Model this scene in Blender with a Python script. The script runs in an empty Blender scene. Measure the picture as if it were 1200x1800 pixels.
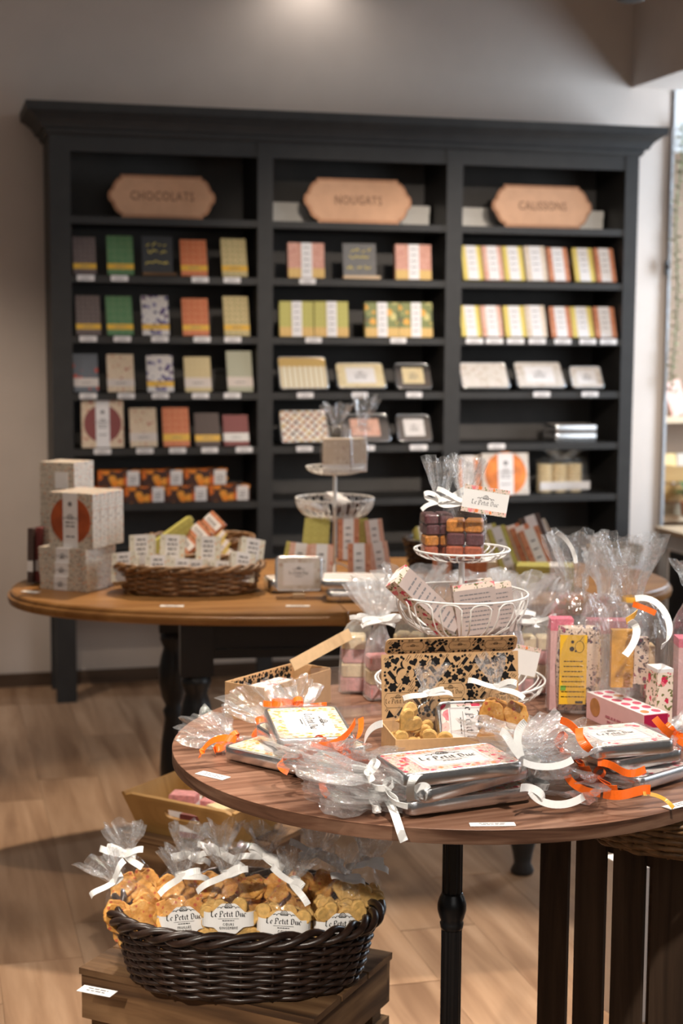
import bpy, bmesh, math, random
from mathutils import Vector, Matrix, noise
PI = math.pi
SC = bpy.context.scene
COL = SC.collection

# ------------------------------------------------------------------ camera
FPX, PITCH, ROLL, EYE = 2750.0, 0.11336750, 0.00652614, 1.45
_F = Vector((0, math.cos(PITCH), -math.sin(PITCH)))
_U0 = Vector((0, math.sin(PITCH), math.cos(PITCH)))
_R0 = Vector((1, 0, 0))
_R = _R0 * math.cos(ROLL) + _U0 * math.sin(ROLL)
_U = _U0 * math.cos(ROLL) - _R0 * math.sin(ROLL)
CAM = Vector((0, 0, EYE))
cam_d = bpy.data.cameras.new('camera')
cam = bpy.data.objects.new('camera', cam_d)
COL.objects.link(cam)
cam.matrix_world = Matrix(((_R.x, _U.x, -_F.x, 0), (_R.y, _U.y, -_F.y, 0), (_R.z, _U.z, -_F.z, EYE), (0, 0, 0, 1)))
cam_d.sensor_fit = 'VERTICAL'
cam_d.sensor_height = 36.0
cam_d.sensor_width = 24.0
cam_d.lens = FPX / 1800 * 36
cam_d.clip_start = 0.05
cam_d.dof.use_dof = True
cam_d.dof.focus_distance = 2.42
cam_d.dof.aperture_fstop = 4.6
SC.camera = cam

# ------------------------------------------------------------------ world, lights, exposure
SC.view_settings.view_transform = 'Standard'
SC.view_settings.look = 'None'
SC.view_settings.gamma = 1.0
SC.view_settings.use_curve_mapping = False
SC.view_settings.exposure = 0.15
SC.cycles.max_bounces = 10
SC.cycles.transparent_max_bounces = 40
SC.cycles.caustics_reflective = False
SC.cycles.caustics_refractive = False
SC.cycles.use_denoising = True
SC.cycles.sample_clamp_indirect = 6.0

W = bpy.data.worlds.new('shop_daylight')
SC.world = W
W.use_nodes = True
_bg = W.node_tree.nodes['Background']
_bg.inputs[0].default_value = (1.0, 0.93, 0.86, 1)
_bg.inputs[1].default_value = 0.08

def aim(o, target):
    o.rotation_euler = (Vector(target) - o.location).to_track_quat('-Z', 'Y').to_euler()

def spot(name, loc, target, watts, angle=60, blend=0.5, color=(1, .83, .66), radius=.05):
    l = bpy.data.lights.new(name, 'SPOT')
    l.energy = watts; l.spot_size = math.radians(angle); l.spot_blend = blend
    l.color = color; l.shadow_soft_size = radius
    o = bpy.data.objects.new(name, l); COL.objects.link(o)
    o.location = loc; aim(o, target)
    return o

def area(name, loc, target, watts, size, size_y, color):
    l = bpy.data.lights.new(name, 'AREA')
    l.energy = watts; l.shape = 'RECTANGLE'; l.size = size; l.size_y = size_y; l.color = color
    o = bpy.data.objects.new(name, l); COL.objects.link(o)
    o.location = loc; aim(o, target)
    return o

YAW = 0.25825189                       # the bookcase wall is turned by this
DV = Vector((math.cos(YAW), math.sin(YAW), 0))
NV = Vector((-math.sin(YAW), math.cos(YAW), 0))
SO = Vector((0, 6.316, 0))
def S(u, w, z):                        # point in the bookcase frame: along, behind the front, up
    return SO + DV * u + NV * w + Vector((0, 0, z))

# ceiling spotlights of the shop
spot('spot_front_table', (0.85, 3.5, 2.95), (0.25, 2.5, 0.75), 122, 48, .6, (1, .91, .80), .04)
spot('spot_front_table_left', (-0.65, 3.1, 2.95), (0.0, 2.5, 0.75), 55, 44, .6, (1, .90, .78), .04)
spot('spot_table_front', (0.45, 0.95, 2.95), (0.22, 2.55, 0.80), 280, 30, .7, (1, .92, .82), .05)
spot('spot_basket', (-0.70, 3.20, 2.95), (-0.17, 2.66, 0.40), 150, 26, .5, (1, .89, .76), .035)
spot('spot_basket_front', (-0.85, -0.9, 2.65), (-0.12, 2.60, 0.47), 540, 11, .6, (1, .90, .78), .05)
spot('spot_floor', (0.30, 3.72, 2.95), (0.22, 3.40, 0.0), 330, 21, .5, (1, .92, .82), .05)
spot('spot_floor_left', (-1.4, 1.6, 2.95), (-0.85, 2.9, 0.0), 230, 26, .7, (1, .90, .80), .05)
spot('spot_oak_table', (-0.3, 5.2, 2.95), (-0.15, 4.35, 0.76), 230, 56, .6, (1, .82, .62), .04)
spot('spot_oak_table_left', (0.1, 3.2, 2.95), (-0.6, 4.3, 0.76), 70, 34, .6, (1, .82, .64), .04)
spot('spot_bookcase_middle', (0.75, 2.1, 2.95), S(0.15, 0, 1.30), 360, 25, .9, (1, .87, .74), .05)
spot('spot_bookcase_end', (1.5, 2.3, 2.95), S(0.85, 0, 1.35), 430, 26, .9, (1, .89, .78), .05)
spot('spot_bookcase_chocolate', (-0.5, 2.4, 2.95), S(-0.72, 0, 1.05), 85, 24, .9, (1, .83, .66), .05)
spot('spot_wall_left', (-1.75, 4.3, 2.95), S(-1.75, .33, .55), 105, 46, .9, (1, .88, .76), .05)
spot('wall_washer', S(-0.07, 0.17, 2.99), S(-0.07, 0.17, 0), 4.5, 150, .8, (1, .95, .90), .03)
spot('alcove_fill', S(2.3, -.3, 2.9), S(2.0, .8, 1.0), 22, 60, .6, (1, .86, .68), .05)  # added lamp, no source known; brightens the alcove
# unseen ceiling lamps, added for glints on film and tins
for k_, (x_, y_) in enumerate(((-1.6, 1.2), (-0.3, 0.4), (1.5, 1.4), (-1.1, -1.2), (0.9, -1.4), (2.3, 3.1), (-2.0, 3.3))):
    area('glint_lamp', (x_, y_, 2.98), (x_, y_, 0), 4, .12, .14, (1, .88, .74))
# daylight from the shop windows: behind the camera and to the right
area('window_daylight_right', (4.2, 3.2, 1.9), (0.6, 4.6, 0.9), 42, 2.4, 2.2, (.86, .93, 1.0))
area('wall_strip_fill', S(2.9, -.35, 1.75), S(1.36, .33, 1.6), 95, 0.5, 1.9, (.68, .83, 1.0))  # added panel, no window there; brightens the right wall strip in cool blue
area('window_daylight_front', (1.2, -2.2, 2.1), (0, 4.0, 1.0), 16, 3.0, 1.6, (1, .96, .92))

# ------------------------------------------------------------------ layout helpers: photo pixel -> point of the place
def ray(px, py):
    return (_F * FPX + _R * (px - 600) - _U * (py - 900)).normalized()
def at(px, py, z):
    v = ray(px, py); t = (z - EYE) / v.z
    return CAM + v * t
def atd(px, py, y):
    v = ray(px, py); return CAM + v * (y / v.y)
def atS(px, py, w=0.0):                # -> (u, z) on the plane w behind the bookcase front
    v = ray(px, py); o = SO + NV * w
    t = ((o - CAM).dot(NV)) / v.dot(NV)
    p = CAM + v * t
    return (p - SO).dot(DV), p.z
# ------------------------------------------------------------------ mesh builder
class MB:
    def __init__(s):
        s.v = []; s.f = []; s.uv = []; s.mi = []; s.sm = []
    def face(s, idx, uvs, m=0, smooth=False):
        s.f.append(idx); s.uv.append(uvs); s.mi.append(m); s.sm.append(smooth)
    def quad(s, a, b, c, d, uvs=None, m=0):
        n = len(s.v); s.v += [tuple(a), tuple(b), tuple(c), tuple(d)]
        if uvs is None:
            w = (Vector(b) - Vector(a)).length; h = (Vector(d) - Vector(a)).length
            uvs = [(0, 0), (w, 0), (w, h), (0, h)]
        s.face((n, n + 1, n + 2, n + 3), uvs, m)
    def box(s, x0, x1, y0, y1, z0, z1, M=None, m=0):
        P = [Vector(p) for p in ((x0, y0, z0), (x1, y0, z0), (x1, y1, z0), (x0, y1, z0), (x0, y0, z1), (x1, y0, z1), (x1, y1, z1), (x0, y1, z1))]
        F = ((0, 1, 5, 4), (2, 3, 7, 6), (3, 0, 4, 7), (1, 2, 6, 5), (4, 5, 6, 7), (3, 2, 1, 0))
        for f in F:
            a, b, c, d = [P[i] for i in f]
            w = (b - a).length; h = (d - a).length
            if M: a, b, c, d = M @ a, M @ b, M @ c, M @ d
            s.quad(a, b, c, d, [(0, 0), (w, 0), (w, h), (0, h)], m)
        return s
    def rings(s, rings, closed=True, cap0=True, cap1=True, m=0, smooth=True, mcap=None):
        n = len(rings[0]); base = len(s.v)
        for r in rings: s.v += [tuple(p) for p in r]
        per = [0.0]
        for i in range(n): per.append(per[-1] + (Vector(rings[len(rings) // 2][(i + 1) % n]) - Vector(rings[len(rings) // 2][i])).length)
        al = [0.0]
        for j in range(len(rings) - 1): al.append(al[-1] + (Vector(rings[j + 1][0]) - Vector(rings[j][0])).length)
        for j in range(len(rings) - 1):
            for i in range(n if closed else n - 1):
                k = (i + 1) % n
                s.face((base + j * n + i, base + j * n + k, base + (j + 1) * n + k, base + (j + 1) * n + i),
                       [(per[i], al[j]), (per[i + 1], al[j]), (per[i + 1], al[j + 1]), (per[i], al[j + 1])], m, smooth)
        mc = m if mcap is None else mcap
        if cap0: s.face(tuple(base + i for i in reversed(range(n))), [(rings[0][i][0], rings[0][i][1]) for i in reversed(range(n))], mc)
        if cap1:
            o = base + (len(rings) - 1) * n
            s.face(tuple(o + i for i in range(n)), [(rings[-1][i][0], rings[-1][i][1]) for i in range(n)], mc)
        return s
    def prism(s, poly, z0, z1, M=None, m=0, smooth=False, bev=0.0):
        def lvl(z, k=1.0, off=0.0):
            r = offset(poly, off) if off else poly
            return [(Vector((p[0], p[1], z)) if M is None else M @ Vector((p[0], p[1], z))) for p in r]
        if bev:
            R_ = [lvl(z0, off=-bev), lvl(z0 + bev), lvl(z1 - bev), lvl(z1, off=-bev)]
        else:
            R_ = [lvl(z0), lvl(z1)]
        return s.rings(R_, m=m, smooth=smooth)
    def lathe(s, prof, n=24, M=None, m=0, cap=True, flute=None):
        R_ = []
        for r, z in prof:
            ring = []
            for i in range(n):
                a = 2 * PI * i / n
                rr_ = r * (flute(i, n, z) if flute else 1)
                p = Vector((rr_ * math.cos(a), rr_ * math.sin(a), z)); ring.append(M @ p if M else p)
            R_.append(ring)
        return s.rings(R_, cap0=cap, cap1=cap, m=m)
    def tube(s, pts, r, n=6, closed=False, m=0, rad=None):
        pts = [Vector(p) for p in pts]; L = len(pts); R_ = []
        up = Vector((0, 0, 1)); prev = None
        for i, p in enumerate(pts):
            t = (pts[(i + 1) % L] - pts[i - 1]) if closed else (pts[min(i + 1, L - 1)] - pts[max(i - 1, 0)])
            if t.length < 1e-9: t = Vector((0, 0, 1))
            t.normalize()
            if prev is None:
                a = t.cross(up)
                if a.length < .1: a = t.cross(Vector((1, 0, 0)))
            else:
                a = prev - t * prev.dot(t)
                if a.length < 1e-6: a = t.cross(up)
            a.normalize(); prev = a; b = t.cross(a)
            q = rad(i / (L - 1)) * r if rad else r
            R_.append([p + a * (q * math.cos(2 * PI * k / n)) + b * (q * math.sin(2 * PI * k / n)) for k in range(n)])
        if closed: R_.append(R_[0])
        return s.rings(R_, cap0=not closed, cap1=not closed, m=m)
    def strip(s, pts, wv, hw, m=0, th=0.0004):
        """a ribbon along pts; wv: width direction (vector or list), hw half width"""
        pts = [Vector(p) for p in pts]; R_ = []
        for i, p in enumerate(pts):
            d = Vector(wv[i]) if isinstance(wv, list) else Vector(wv)
            t = pts[min(i + 1, len(pts) - 1)] - pts[max(i - 1, 0)]
            if t.length > 1e-9:
                t.normalize(); d = d - t * d.dot(t)
            d.normalize()
            nn = d.cross(t) if t.length > 0 else Vector((0, 0, 1))
            h = hw[i] if isinstance(hw, list) else hw
            R_.append([p - d * h - nn * th, p + d * h - nn * th, p + d * h + nn * th, p - d * h + nn * th])
        return s.rings(R_, m=m, smooth=False)
    def build(s, name, mats, parent=None, link=True):
        me = bpy.data.meshes.new(name)
        me.from_pydata(s.v, [], s.f)
        if not isinstance(mats, (list, tuple)): mats = [mats]
        for q in mats: me.materials.append(q)
        uvl = me.uv_layers.new(name='UVMap')
        flat = []
        for u in s.uv:
            for p in u: flat += [p[0], p[1]]
        uvl.data.foreach_set('uv', flat)
        me.polygons.foreach_set('material_index', s.mi)
        me.polygons.foreach_set('use_smooth', s.sm)
        me.update()
        o = bpy.data.objects.new(name, me)
        COL.objects.link(o)
        if parent is not None: o.parent = parent
        return o

def offset(poly, d):
    """move a closed polygon outward by d (inward when negative)"""
    n = len(poly); out = []
    for i in range(n):
        a = Vector(poly[i - 1][:2]); b = Vector(poly[i][:2]); c = Vector(poly[(i + 1) % n][:2])
        t = (c - a)
        if t.length < 1e-9: out.append((b.x, b.y)); continue
        t.normalize(); nn = Vector((t.y, -t.x))
        out.append((b.x + nn.x * d, b.y + nn.y * d))
    return out

def rrect(L, Wd, r, n=5):
    pts = []
    for cx, cy, a0 in ((L / 2 - r, Wd / 2 - r, 0), (-L / 2 + r, Wd / 2 - r, PI / 2), (-L / 2 + r, -Wd / 2 + r, PI), (L / 2 - r, -Wd / 2 + r, 1.5 * PI)):
        for k in range(n + 1):
            a = a0 + PI / 2 * k / n
            pts.append((cx + r * math.cos(a), cy + r * math.sin(a)))
    return pts

def sellipse(a, b, e=2.5, n=48):
    pts = []
    for i in range(n):
        t = 2 * PI * i / n; c, s_ = math.cos(t), math.sin(t)
        pts.append((a * math.copysign(abs(c) ** (2 / e), c), b * math.copysign(abs(s_) ** (2 / e), s_)))
    return pts

def bez(p0, p1, p2, p3, n=10):
    p0, p1, p2, p3 = map(Vector, (p0, p1, p2, p3)); out = []
    for i in range(n + 1):
        t = i / n; u = 1 - t
        out.append(p0 * u ** 3 + p1 * (3 * u * u * t) + p2 * (3 * u * t * t) + p3 * t ** 3)
    return out

def T(x=0, y=0, z=0): return Matrix.Translation((x, y, z))
def RX(a): return Matrix.Rotation(a, 4, 'X')
def RY(a): return Matrix.Rotation(a, 4, 'Y')
def RZ(a): return Matrix.Rotation(a, 4, 'Z')
def TV(v): return Matrix.Translation(v)

# ------------------------------------------------------------------ things, parts, structure
def mark(o, label, cat, group=None, kind=None):
    o['label'] = label; o['category'] = cat
    if group: o['group'] = group
    if kind: o['kind'] = kind
    return o
def thing(name, label, cat, M=None, group=None):
    o = bpy.data.objects.new(name, None); COL.objects.link(o)
    o.empty_display_size = .05
    if M is not None: o.matrix_world = M
    return mark(o, label, cat, group)
def struct(o, label=None, cat=None):
    o['kind'] = 'structure'
    if label: o['label'] = label
    if cat: o['category'] = cat
    return o
def kids(o): return [c for c in bpy.data.objects if c.parent == o]
def put(src, parent, M=None, name=None):
    """a copy of a part (mesh shared) under another parent"""
    c = src.copy(); COL.objects.link(c); c.parent = parent
    c.matrix_local = M if M is not None else src.matrix_local.copy()
    return c
def dup(root, M, label, group=None):
    r = root.copy(); COL.objects.link(r); r.matrix_world = M; r['label'] = label
    if group: r['group'] = group
    for ch in root.children:
        c = ch.copy(); COL.objects.link(c); c.parent = r; c.matrix_local = ch.matrix_local.copy()
        for g in ch.children:
            d = g.copy(); COL.objects.link(d); d.parent = c; d.matrix_local = g.matrix_local.copy()
    return r
_cache = {}
def cached(key, fn, parent, M=None):
    """build a part once, afterwards share its mesh"""
    if key in _cache:
        src = _cache[key]
        o = bpy.data.objects.new(src[0], src[1]); COL.objects.link(o)
    else:
        o = fn(); _cache[key] = (o.name.split('.')[0], o.data)
    o.parent = parent
    if M is not None: o.matrix_local = M
    return o

# ------------------------------------------------------------------ materials
def new_mat(name):
    m = bpy.data.materials.new(name); m.use_nodes = True
    nt = m.node_tree; b = nt.nodes['Principled BSDF']
    return m, nt, b
def N(nt, typ, **kw):
    n = nt.nodes.new(typ)
    for k, v in kw.items():
        if k.startswith('i_'):
            key = k[2:]
            n.inputs[int(key) if key.isdigit() else key].default_value = v
        else: setattr(n, k, v)
    return n
def c4(c): return (c[0], c[1], c[2], 1)
def coords(nt, kind='UV', scale=(1, 1, 1), rot=(0, 0, 0)):
    tc = N(nt, 'ShaderNodeTexCoord'); mp = N(nt, 'ShaderNodeMapping')
    mp.inputs['Scale'].default_value = scale; mp.inputs['Rotation'].default_value = rot
    nt.links.new(tc.outputs[kind], mp.inputs[0])
    return mp.outputs[0]
def mixc(nt, fac, a, b, mode='MIX'):
    m = N(nt, 'ShaderNodeMix', data_type='RGBA', blend_type=mode)
    L = nt.links
    for sock, val in ((m.inputs[0], fac), (m.inputs[6], a), (m.inputs[7], b)):
        if hasattr(val, 'links'): L.new(val, sock)
        elif isinstance(val, (int, float)): sock.default_value = val
        else: sock.default_value = c4(val)
    return m.outputs[2]
def ramp(nt, src, stops, interp='LINEAR'):
    r = N(nt, 'ShaderNodeValToRGB'); r.color_ramp.interpolation = interp
    e = r.color_ramp.elements
    while len(e) < len(stops): e.new(0.5)
    for k, (p, c) in enumerate(stops):
        e[k].position = p; e[k].color = c4(c)
    nt.links.new(src, r.inputs[0]); return r.outputs[0]
def math_(nt, op, a, b=None):
    m = N(nt, 'ShaderNodeMath', operation=op)
    for k, v in enumerate((a, b)):
        if v is None: continue
        if hasattr(v, 'links'): nt.links.new(v, m.inputs[k])
        else: m.inputs[k].default_value = v
    return m.outputs[0]
def bump(nt, b, src, strength=.2, dist=.001):
    bp = N(nt, 'ShaderNodeBump'); bp.inputs['Strength'].default_value = strength; bp.inputs['Distance'].default_value = dist
    nt.links.new(src, bp.inputs['Height']); nt.links.new(bp.outputs[0], b.inputs['Normal'])

def plain(name, col, rough=.5, metal=0.0, var=.08, scale=40, bmp=0.0, coord='Object', spec=.5, sheen=0):
    m, nt, b = new_mat(name)
    v = coords(nt, coord)
    n = N(nt, 'ShaderNodeTexNoise'); n.inputs['Scale'].default_value = scale; n.inputs['Detail'].default_value = 3
    nt.links.new(v, n.inputs[0])
    lo = [max(0, x * (1 - var)) for x in col]; hi = [min(1, x * (1 + var)) for x in col]
    nt.links.new(ramp(nt, n.outputs[0], [(.3, lo), (.7, hi)]), b.inputs['Base Color'])
    b.inputs['Roughness'].default_value = rough; b.inputs['Metallic'].default_value = metal
    b.inputs['Specular IOR Level'].default_value = spec
    if bmp: bump(nt, b, n.outputs[0], bmp, .001)
    return m

def wood(name, dark, mid, light, scale=1.0, rough=.5, along='X', coord='UV', contrast=1.0, bmp=.12, rnd=.25):
    """grain runs along X (or Y) of the coordinates, in metres"""
    m, nt, b = new_mat(name)
    sc = (2.2 * scale, 26 * scale, 26 * scale) if along == 'X' else (26 * scale, 2.2 * scale, 26 * scale) if along == 'Y' else (26 * scale, 26 * scale, 2.2 * scale)
    v = coords(nt, coord, sc)
    oi = N(nt, 'ShaderNodeObjectInfo')
    va = N(nt, 'ShaderNodeVectorMath', operation='ADD')
    cx = N(nt, 'ShaderNodeCombineXYZ')
    sh = math_(nt, 'MULTIPLY', oi.outputs['Random'], 37.0)
    for k in range(3): nt.links.new(sh, cx.inputs[k])
    nt.links.new(v, va.inputs[0]); nt.links.new(cx.outputs[0], va.inputs[1])
    n1 = N(nt, 'ShaderNodeTexNoise'); n1.inputs['Scale'].default_value = 1.0; n1.inputs['Detail'].default_value = 5; n1.inputs['Distortion'].default_value = .6
    n2 = N(nt, 'ShaderNodeTexNoise'); n2.inputs['Scale'].default_value = 4.5; n2.inputs['Detail'].default_value = 4; n2.inputs['Roughness'].default_value = .7
    nt.links.new(va.outputs[0], n1.inputs[0]); nt.links.new(va.outputs[0], n2.inputs[0])
    c = ramp(nt, n1.outputs[0], [(.5 - .22 / contrast, dark), (.5, mid), (.5 + .22 / contrast, light)])
    f = math_(nt, 'MULTIPLY', n2.outputs[0], .5)
    c = mixc(nt, f, c, dark)
    k = math_(nt, 'MULTIPLY_ADD', oi.outputs['Random'], rnd); nt.nodes[-1].inputs[2].default_value = 1 - rnd / 2
    hs = N(nt, 'ShaderNodeHueSaturation'); nt.links.new(k, hs.inputs['Value']); nt.links.new(c, hs.inputs['Color'])
    nt.links.new(hs.outputs[0], b.inputs['Base Color'])
    b.inputs['Roughness'].default_value = rough; b.inputs['Specular IOR Level'].default_value = .3
    if bmp: bump(nt, b, n2.outputs[0], bmp, .001)
    return m

def printed(name, base, flowers, leaf=None, scale=60, thr=.42, leaf_thr=.28, rough=.45, spec=.5, distort=.4):
    """paper printed all over with small flowers (voronoi blots in a palette) and leaves"""
    m, nt, b = new_mat(name)
    v = coords(nt, 'UV')
    nz = N(nt, 'ShaderNodeTexNoise'); nz.inputs['Scale'].default_value = scale * 2.2; nz.inputs['Detail'].default_value = 1
    nt.links.new(v, nz.inputs[0])
    off = N(nt, 'ShaderNodeVectorMath', operation='SCALE'); off.inputs['Scale'].default_value = distort / scale
    nt.links.new(nz.outputs['Color'], off.inputs[0])
    va = N(nt, 'ShaderNodeVectorMath', operation='ADD')
    nt.links.new(v, va.inputs[0]); nt.links.new(off.outputs[0], va.inputs[1])
    col = base
    if leaf:
        vl = N(nt, 'ShaderNodeTexVoronoi'); vl.inputs['Scale'].default_value = scale * 2.1
        nt.links.new(va.outputs[0], vl.inputs['Vector'])
        ml = math_(nt, 'LESS_THAN', vl.outputs['Distance'], leaf_thr)
        col = mixc(nt, ml, base, leaf)
    vo = N(nt, 'ShaderNodeTexVoronoi'); vo.inputs['Scale'].default_value = scale
    nt.links.new(va.outputs[0], vo.inputs['Vector'])
    sp = N(nt, 'ShaderNodeSeparateColor'); nt.links.new(vo.outputs['Color'], sp.inputs[0])
    pal = ramp(nt, sp.outputs[0], [(k / len(flowers), c) for k, c in enumerate(flowers)], 'CONSTANT') if len(flowers) > 1 else flowers[0]
    mk = math_(nt, 'LESS_THAN', vo.outputs['Distance'], thr)
    if len(flowers) > 1:
        inner = math_(nt, 'LESS_THAN', vo.outputs['Distance'], thr * .45)
        pal = mixc(nt, math_(nt, 'MULTIPLY', inner, .35), pal, (.45, .05, .06))
    col = mixc(nt, mk, col, pal)
    nt.links.new(col, b.inputs['Base Color']) if hasattr(col, 'links') else None
    b.inputs['Roughness'].default_value = rough; b.inputs['Specular IOR Level'].default_value = spec
    return m

def lattice(name, base, ink, scale=60, rough=.5, ink2=None):
    """geometric two-tone wrapping paper"""
    m, nt, b = new_mat(name)
    v = coords(nt, 'UV', (scale, scale, scale), (0, 0, PI / 4))
    ch = N(nt, 'ShaderNodeTexChecker'); ch.inputs['Scale'].default_value = 1.0
    nt.links.new(v, ch.inputs[0])
    vo = N(nt, 'ShaderNodeTexVoronoi'); vo.inputs['Scale'].default_value = 1.3; vo.inputs['Randomness'].default_value = .25
    nt.links.new(v, vo.inputs['Vector'])
    mk = math_(nt, 'LESS_THAN', vo.outputs['Distance'], .36)
    f = math_(nt, 'MULTIPLY', ch.outputs['Fac'], .55)
    c = mixc(nt, f, base, ink)
    c = mixc(nt, math_(nt, 'MULTIPLY', mk, .75), c, ink2 or ink)
    nt.links.new(c, b.inputs['Base Color']); b.inputs['Roughness'].default_value = rough
    return m

def cello(name, tint=(.96, .97, .98), haze=.05, gloss=.05, edge=.55, bscale=60, rough=.06):
    """clear crinkled film: transparent, with a fresnel sheen and a trace of white haze"""
    m = bpy.data.materials.new(name); m.use_nodes = True; nt = m.node_tree
    nt.nodes.clear(); L = nt.links
    out = N(nt, 'ShaderNodeOutputMaterial')
    tr = N(nt, 'ShaderNodeBsdfTransparent'); tr.inputs[0].default_value = c4(tint)
    gl = N(nt, 'ShaderNodeBsdfGlossy'); gl.inputs['Roughness'].default_value = rough; gl.inputs[0].default_value = (1, 1, 1, 1)
    df = N(nt, 'ShaderNodeBsdfDiffuse'); df.inputs[0].default_value = (.95, .95, .96, 1)
    v = coords(nt, 'Object')
    n1 = N(nt, 'ShaderNodeTexNoise'); n1.inputs['Scale'].default_value = bscale; n1.inputs['Detail'].default_value = 2; n1.inputs['Distortion'].default_value = 1.2
    L.new(v, n1.inputs[0])
    bp = N(nt, 'ShaderNodeBump'); bp.inputs['Strength'].default_value = .55; bp.inputs['Distance'].default_value = .004
    L.new(n1.outputs[0], bp.inputs['Height']); L.new(bp.outputs[0], gl.inputs['Normal'])
    lw = N(nt, 'ShaderNodeLayerWeight'); lw.inputs['Blend'].default_value = .35
    L.new(bp.outputs[0], lw.inputs['Normal'])
    p = math_(nt, 'POWER', lw.outputs['Facing'], 3.0)
    fac = math_(nt, 'MULTIPLY_ADD', p, edge); nt.nodes[-1].inputs[2].default_value = gloss
    mx = N(nt, 'ShaderNodeMixShader'); L.new(fac, mx.inputs[0]); L.new(tr.outputs[0], mx.inputs[1]); L.new(gl.outputs[0], mx.inputs[2])
    mh = N(nt, 'ShaderNodeMixShader'); mh.inputs[0].default_value = haze; L.new(mx.outputs[0], mh.inputs[1]); L.new(df.outputs[0], mh.inputs[2])
    L.new(mh.outputs[0], out.inputs[0])
    return m

MT = {}
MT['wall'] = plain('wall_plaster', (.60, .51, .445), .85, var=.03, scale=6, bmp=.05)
MT['wall_white'] = plain('white_wall', (.74, .73, .72), .8, var=.03, scale=6)
MT['ceiling'] = plain('ceiling_paint', (.7, .66, .62), .9, var=.02, scale=4)
MT['black'] = plain('charcoal_paint', (.030, .0285, .0275), .5, var=.12, scale=18, bmp=.02, spec=.35)
MT['back_lit'] = plain('charcoal_paint_lit', (.075, .069, .065), .55, var=.1, scale=10, bmp=.02, spec=.3)  # bookcase paint made lighter; the light on the backs is put into the colour
MT['black_iron'] = plain('black_enamel', (.008, .008, .009), .3, var=.1, scale=50)
MT['table_black'] = plain('black_table_paint', (.012, .012, .013), .38, var=.15, scale=20)
MT['skirting'] = wood('brown_skirting', (.06, .035, .022), (.10, .062, .04), (.14, .09, .06), rough=.5)
MT['floor'] = wood('floor_board', (.22, .12, .066), (.40, .245, .145), (.52, .34, .215), .55, .45, 'X', contrast=1.1, bmp=.06, rnd=.22)
MT['floor_gap'] = plain('floor_underlay', (.20, .125, .075), .8)
MT['oak'] = wood('waxed_oak', (.22, .095, .025), (.38, .18, .055), (.50, .265, .095), .8, .36, 'X', contrast=1.0, bmp=.05, rnd=.1)
MT['walnut'] = wood('walnut_laminate', (.10, .043, .024), (.235, .115, .070), (.34, .185, .12), 1.9, .42, 'X', contrast=1.5, bmp=.05, rnd=.05)
MT['walnut_edge'] = wood('walnut_edge_band', (.045, .02, .011), (.12, .056, .033), (.21, .115, .072), 2.4, .45, 'X', contrast=1.6, bmp=.1, rnd=.0)
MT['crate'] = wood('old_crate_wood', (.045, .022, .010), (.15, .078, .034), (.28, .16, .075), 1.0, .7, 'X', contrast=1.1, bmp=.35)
MT['crate_shaded'] = wood('shaded_crate_wood', (.03, .018, .011), (.085, .05, .03), (.13, .08, .05), 1.0, .75, 'X', contrast=1.0, bmp=.35)  # crate wood darkened; the shade under the table is put into the colour
MT['honey'] = wood('honey_wood', (.28, .145, .04), (.43, .235, .075), (.52, .31, .11), 1.0, .42, 'X', contrast=.7, bmp=.08, rnd=.08)
MT['palewood'] = wood('pale_wood', (.5, .34, .2), (.66, .48, .31), (.75, .58, .4), 1.0, .5, 'X', contrast=.7, bmp=.08)
MT['kraft'] = plain('kraft_card', (.56, .34, .165), .72, var=.07, scale=90, bmp=.03)
MT['kraft_edge'] = plain('kraft_card_edge', (.6, .40, .22), .8, var=.06, scale=90)
MT['tin'] = plain('tinplate', (.72, .72, .73), .24, 1.0, var=.04, scale=30)
MT['paper'] = plain('white_paper', (.84, .82, .80), .6, var=.02, scale=30)
MT['label'] = plain('label_paper', (.80, .765, .76), .5, var=.03, scale=60)
MT['ink'] = plain('black_ink', (.010, .009, .009), .75, var=.1, spec=.15)
MT['grey_ink'] = plain('grey_ink', (.17, .16, .17), .6, var=.1)
MT['wire'] = plain('white_enamel_wire', (.86, .85, .83), .35, var=.03)
MT['white_ribbon'] = plain('white_satin_ribbon', (.88, .87, .85), .38, var=.03, scale=200)
MT['orange_ribbon'] = plain('orange_satin_ribbon', (.95, .155, .012), .32, var=.06, scale=200)
MT['gold_ribbon'] = plain('gold_tie', (.85, .45, .06), .35, var=.05)
MT['wicker_dark'] = plain('dark_willow', (.022, .0115, .008), .34, var=.5, scale=60, bmp=.1)
MT['wicker_brown'] = plain('brown_willow', (.24, .125, .052), .45, var=.5, scale=60, bmp=.1)
MT['wicker_light'] = plain('pale_willow', (.30, .23, .14), .6, var=.3, scale=60, bmp=.1)
MT['biscuit'] = plain('golden_biscuit', (.66, .40, .125), .75, var=.22, scale=110, bmp=.35)
MT['biscuit_edge'] = MT['biscuit']
MT['copper'] = plain('brushed_copper', (.66, .38, .23), .42, .3, var=.06, scale=20)
MT['copper_rim'] = plain('copper_rim', (.42, .22, .13), .4, .8, var=.06)
MT['slate'] = plain('chalkboard', (.028, .030, .034), .6, var=.15)
MT['slate_grey'] = plain('grey_chalkboard', (.15, .145, .145), .5, var=.1)
MT['chalk'] = plain('yellow_chalk', (.72, .58, .13), .8)
MT['acrylic'] = cello('clear_acrylic', (.97, .97, .97), .015, .05, .5, 2, .02)
MT['cello'] = cello('cellophane', (.99, .99, .99), .010, .04, .6, 75, .06)
MT['cello_tall'] = cello('cellophane_tall', (.99, .99, .99), .04, .13, .85, 60, .055)
MT['cello_ruffle'] = cello('cellophane_ruffle', (.99, .99, .99), .055, .17, .9, 110, .055)
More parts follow.
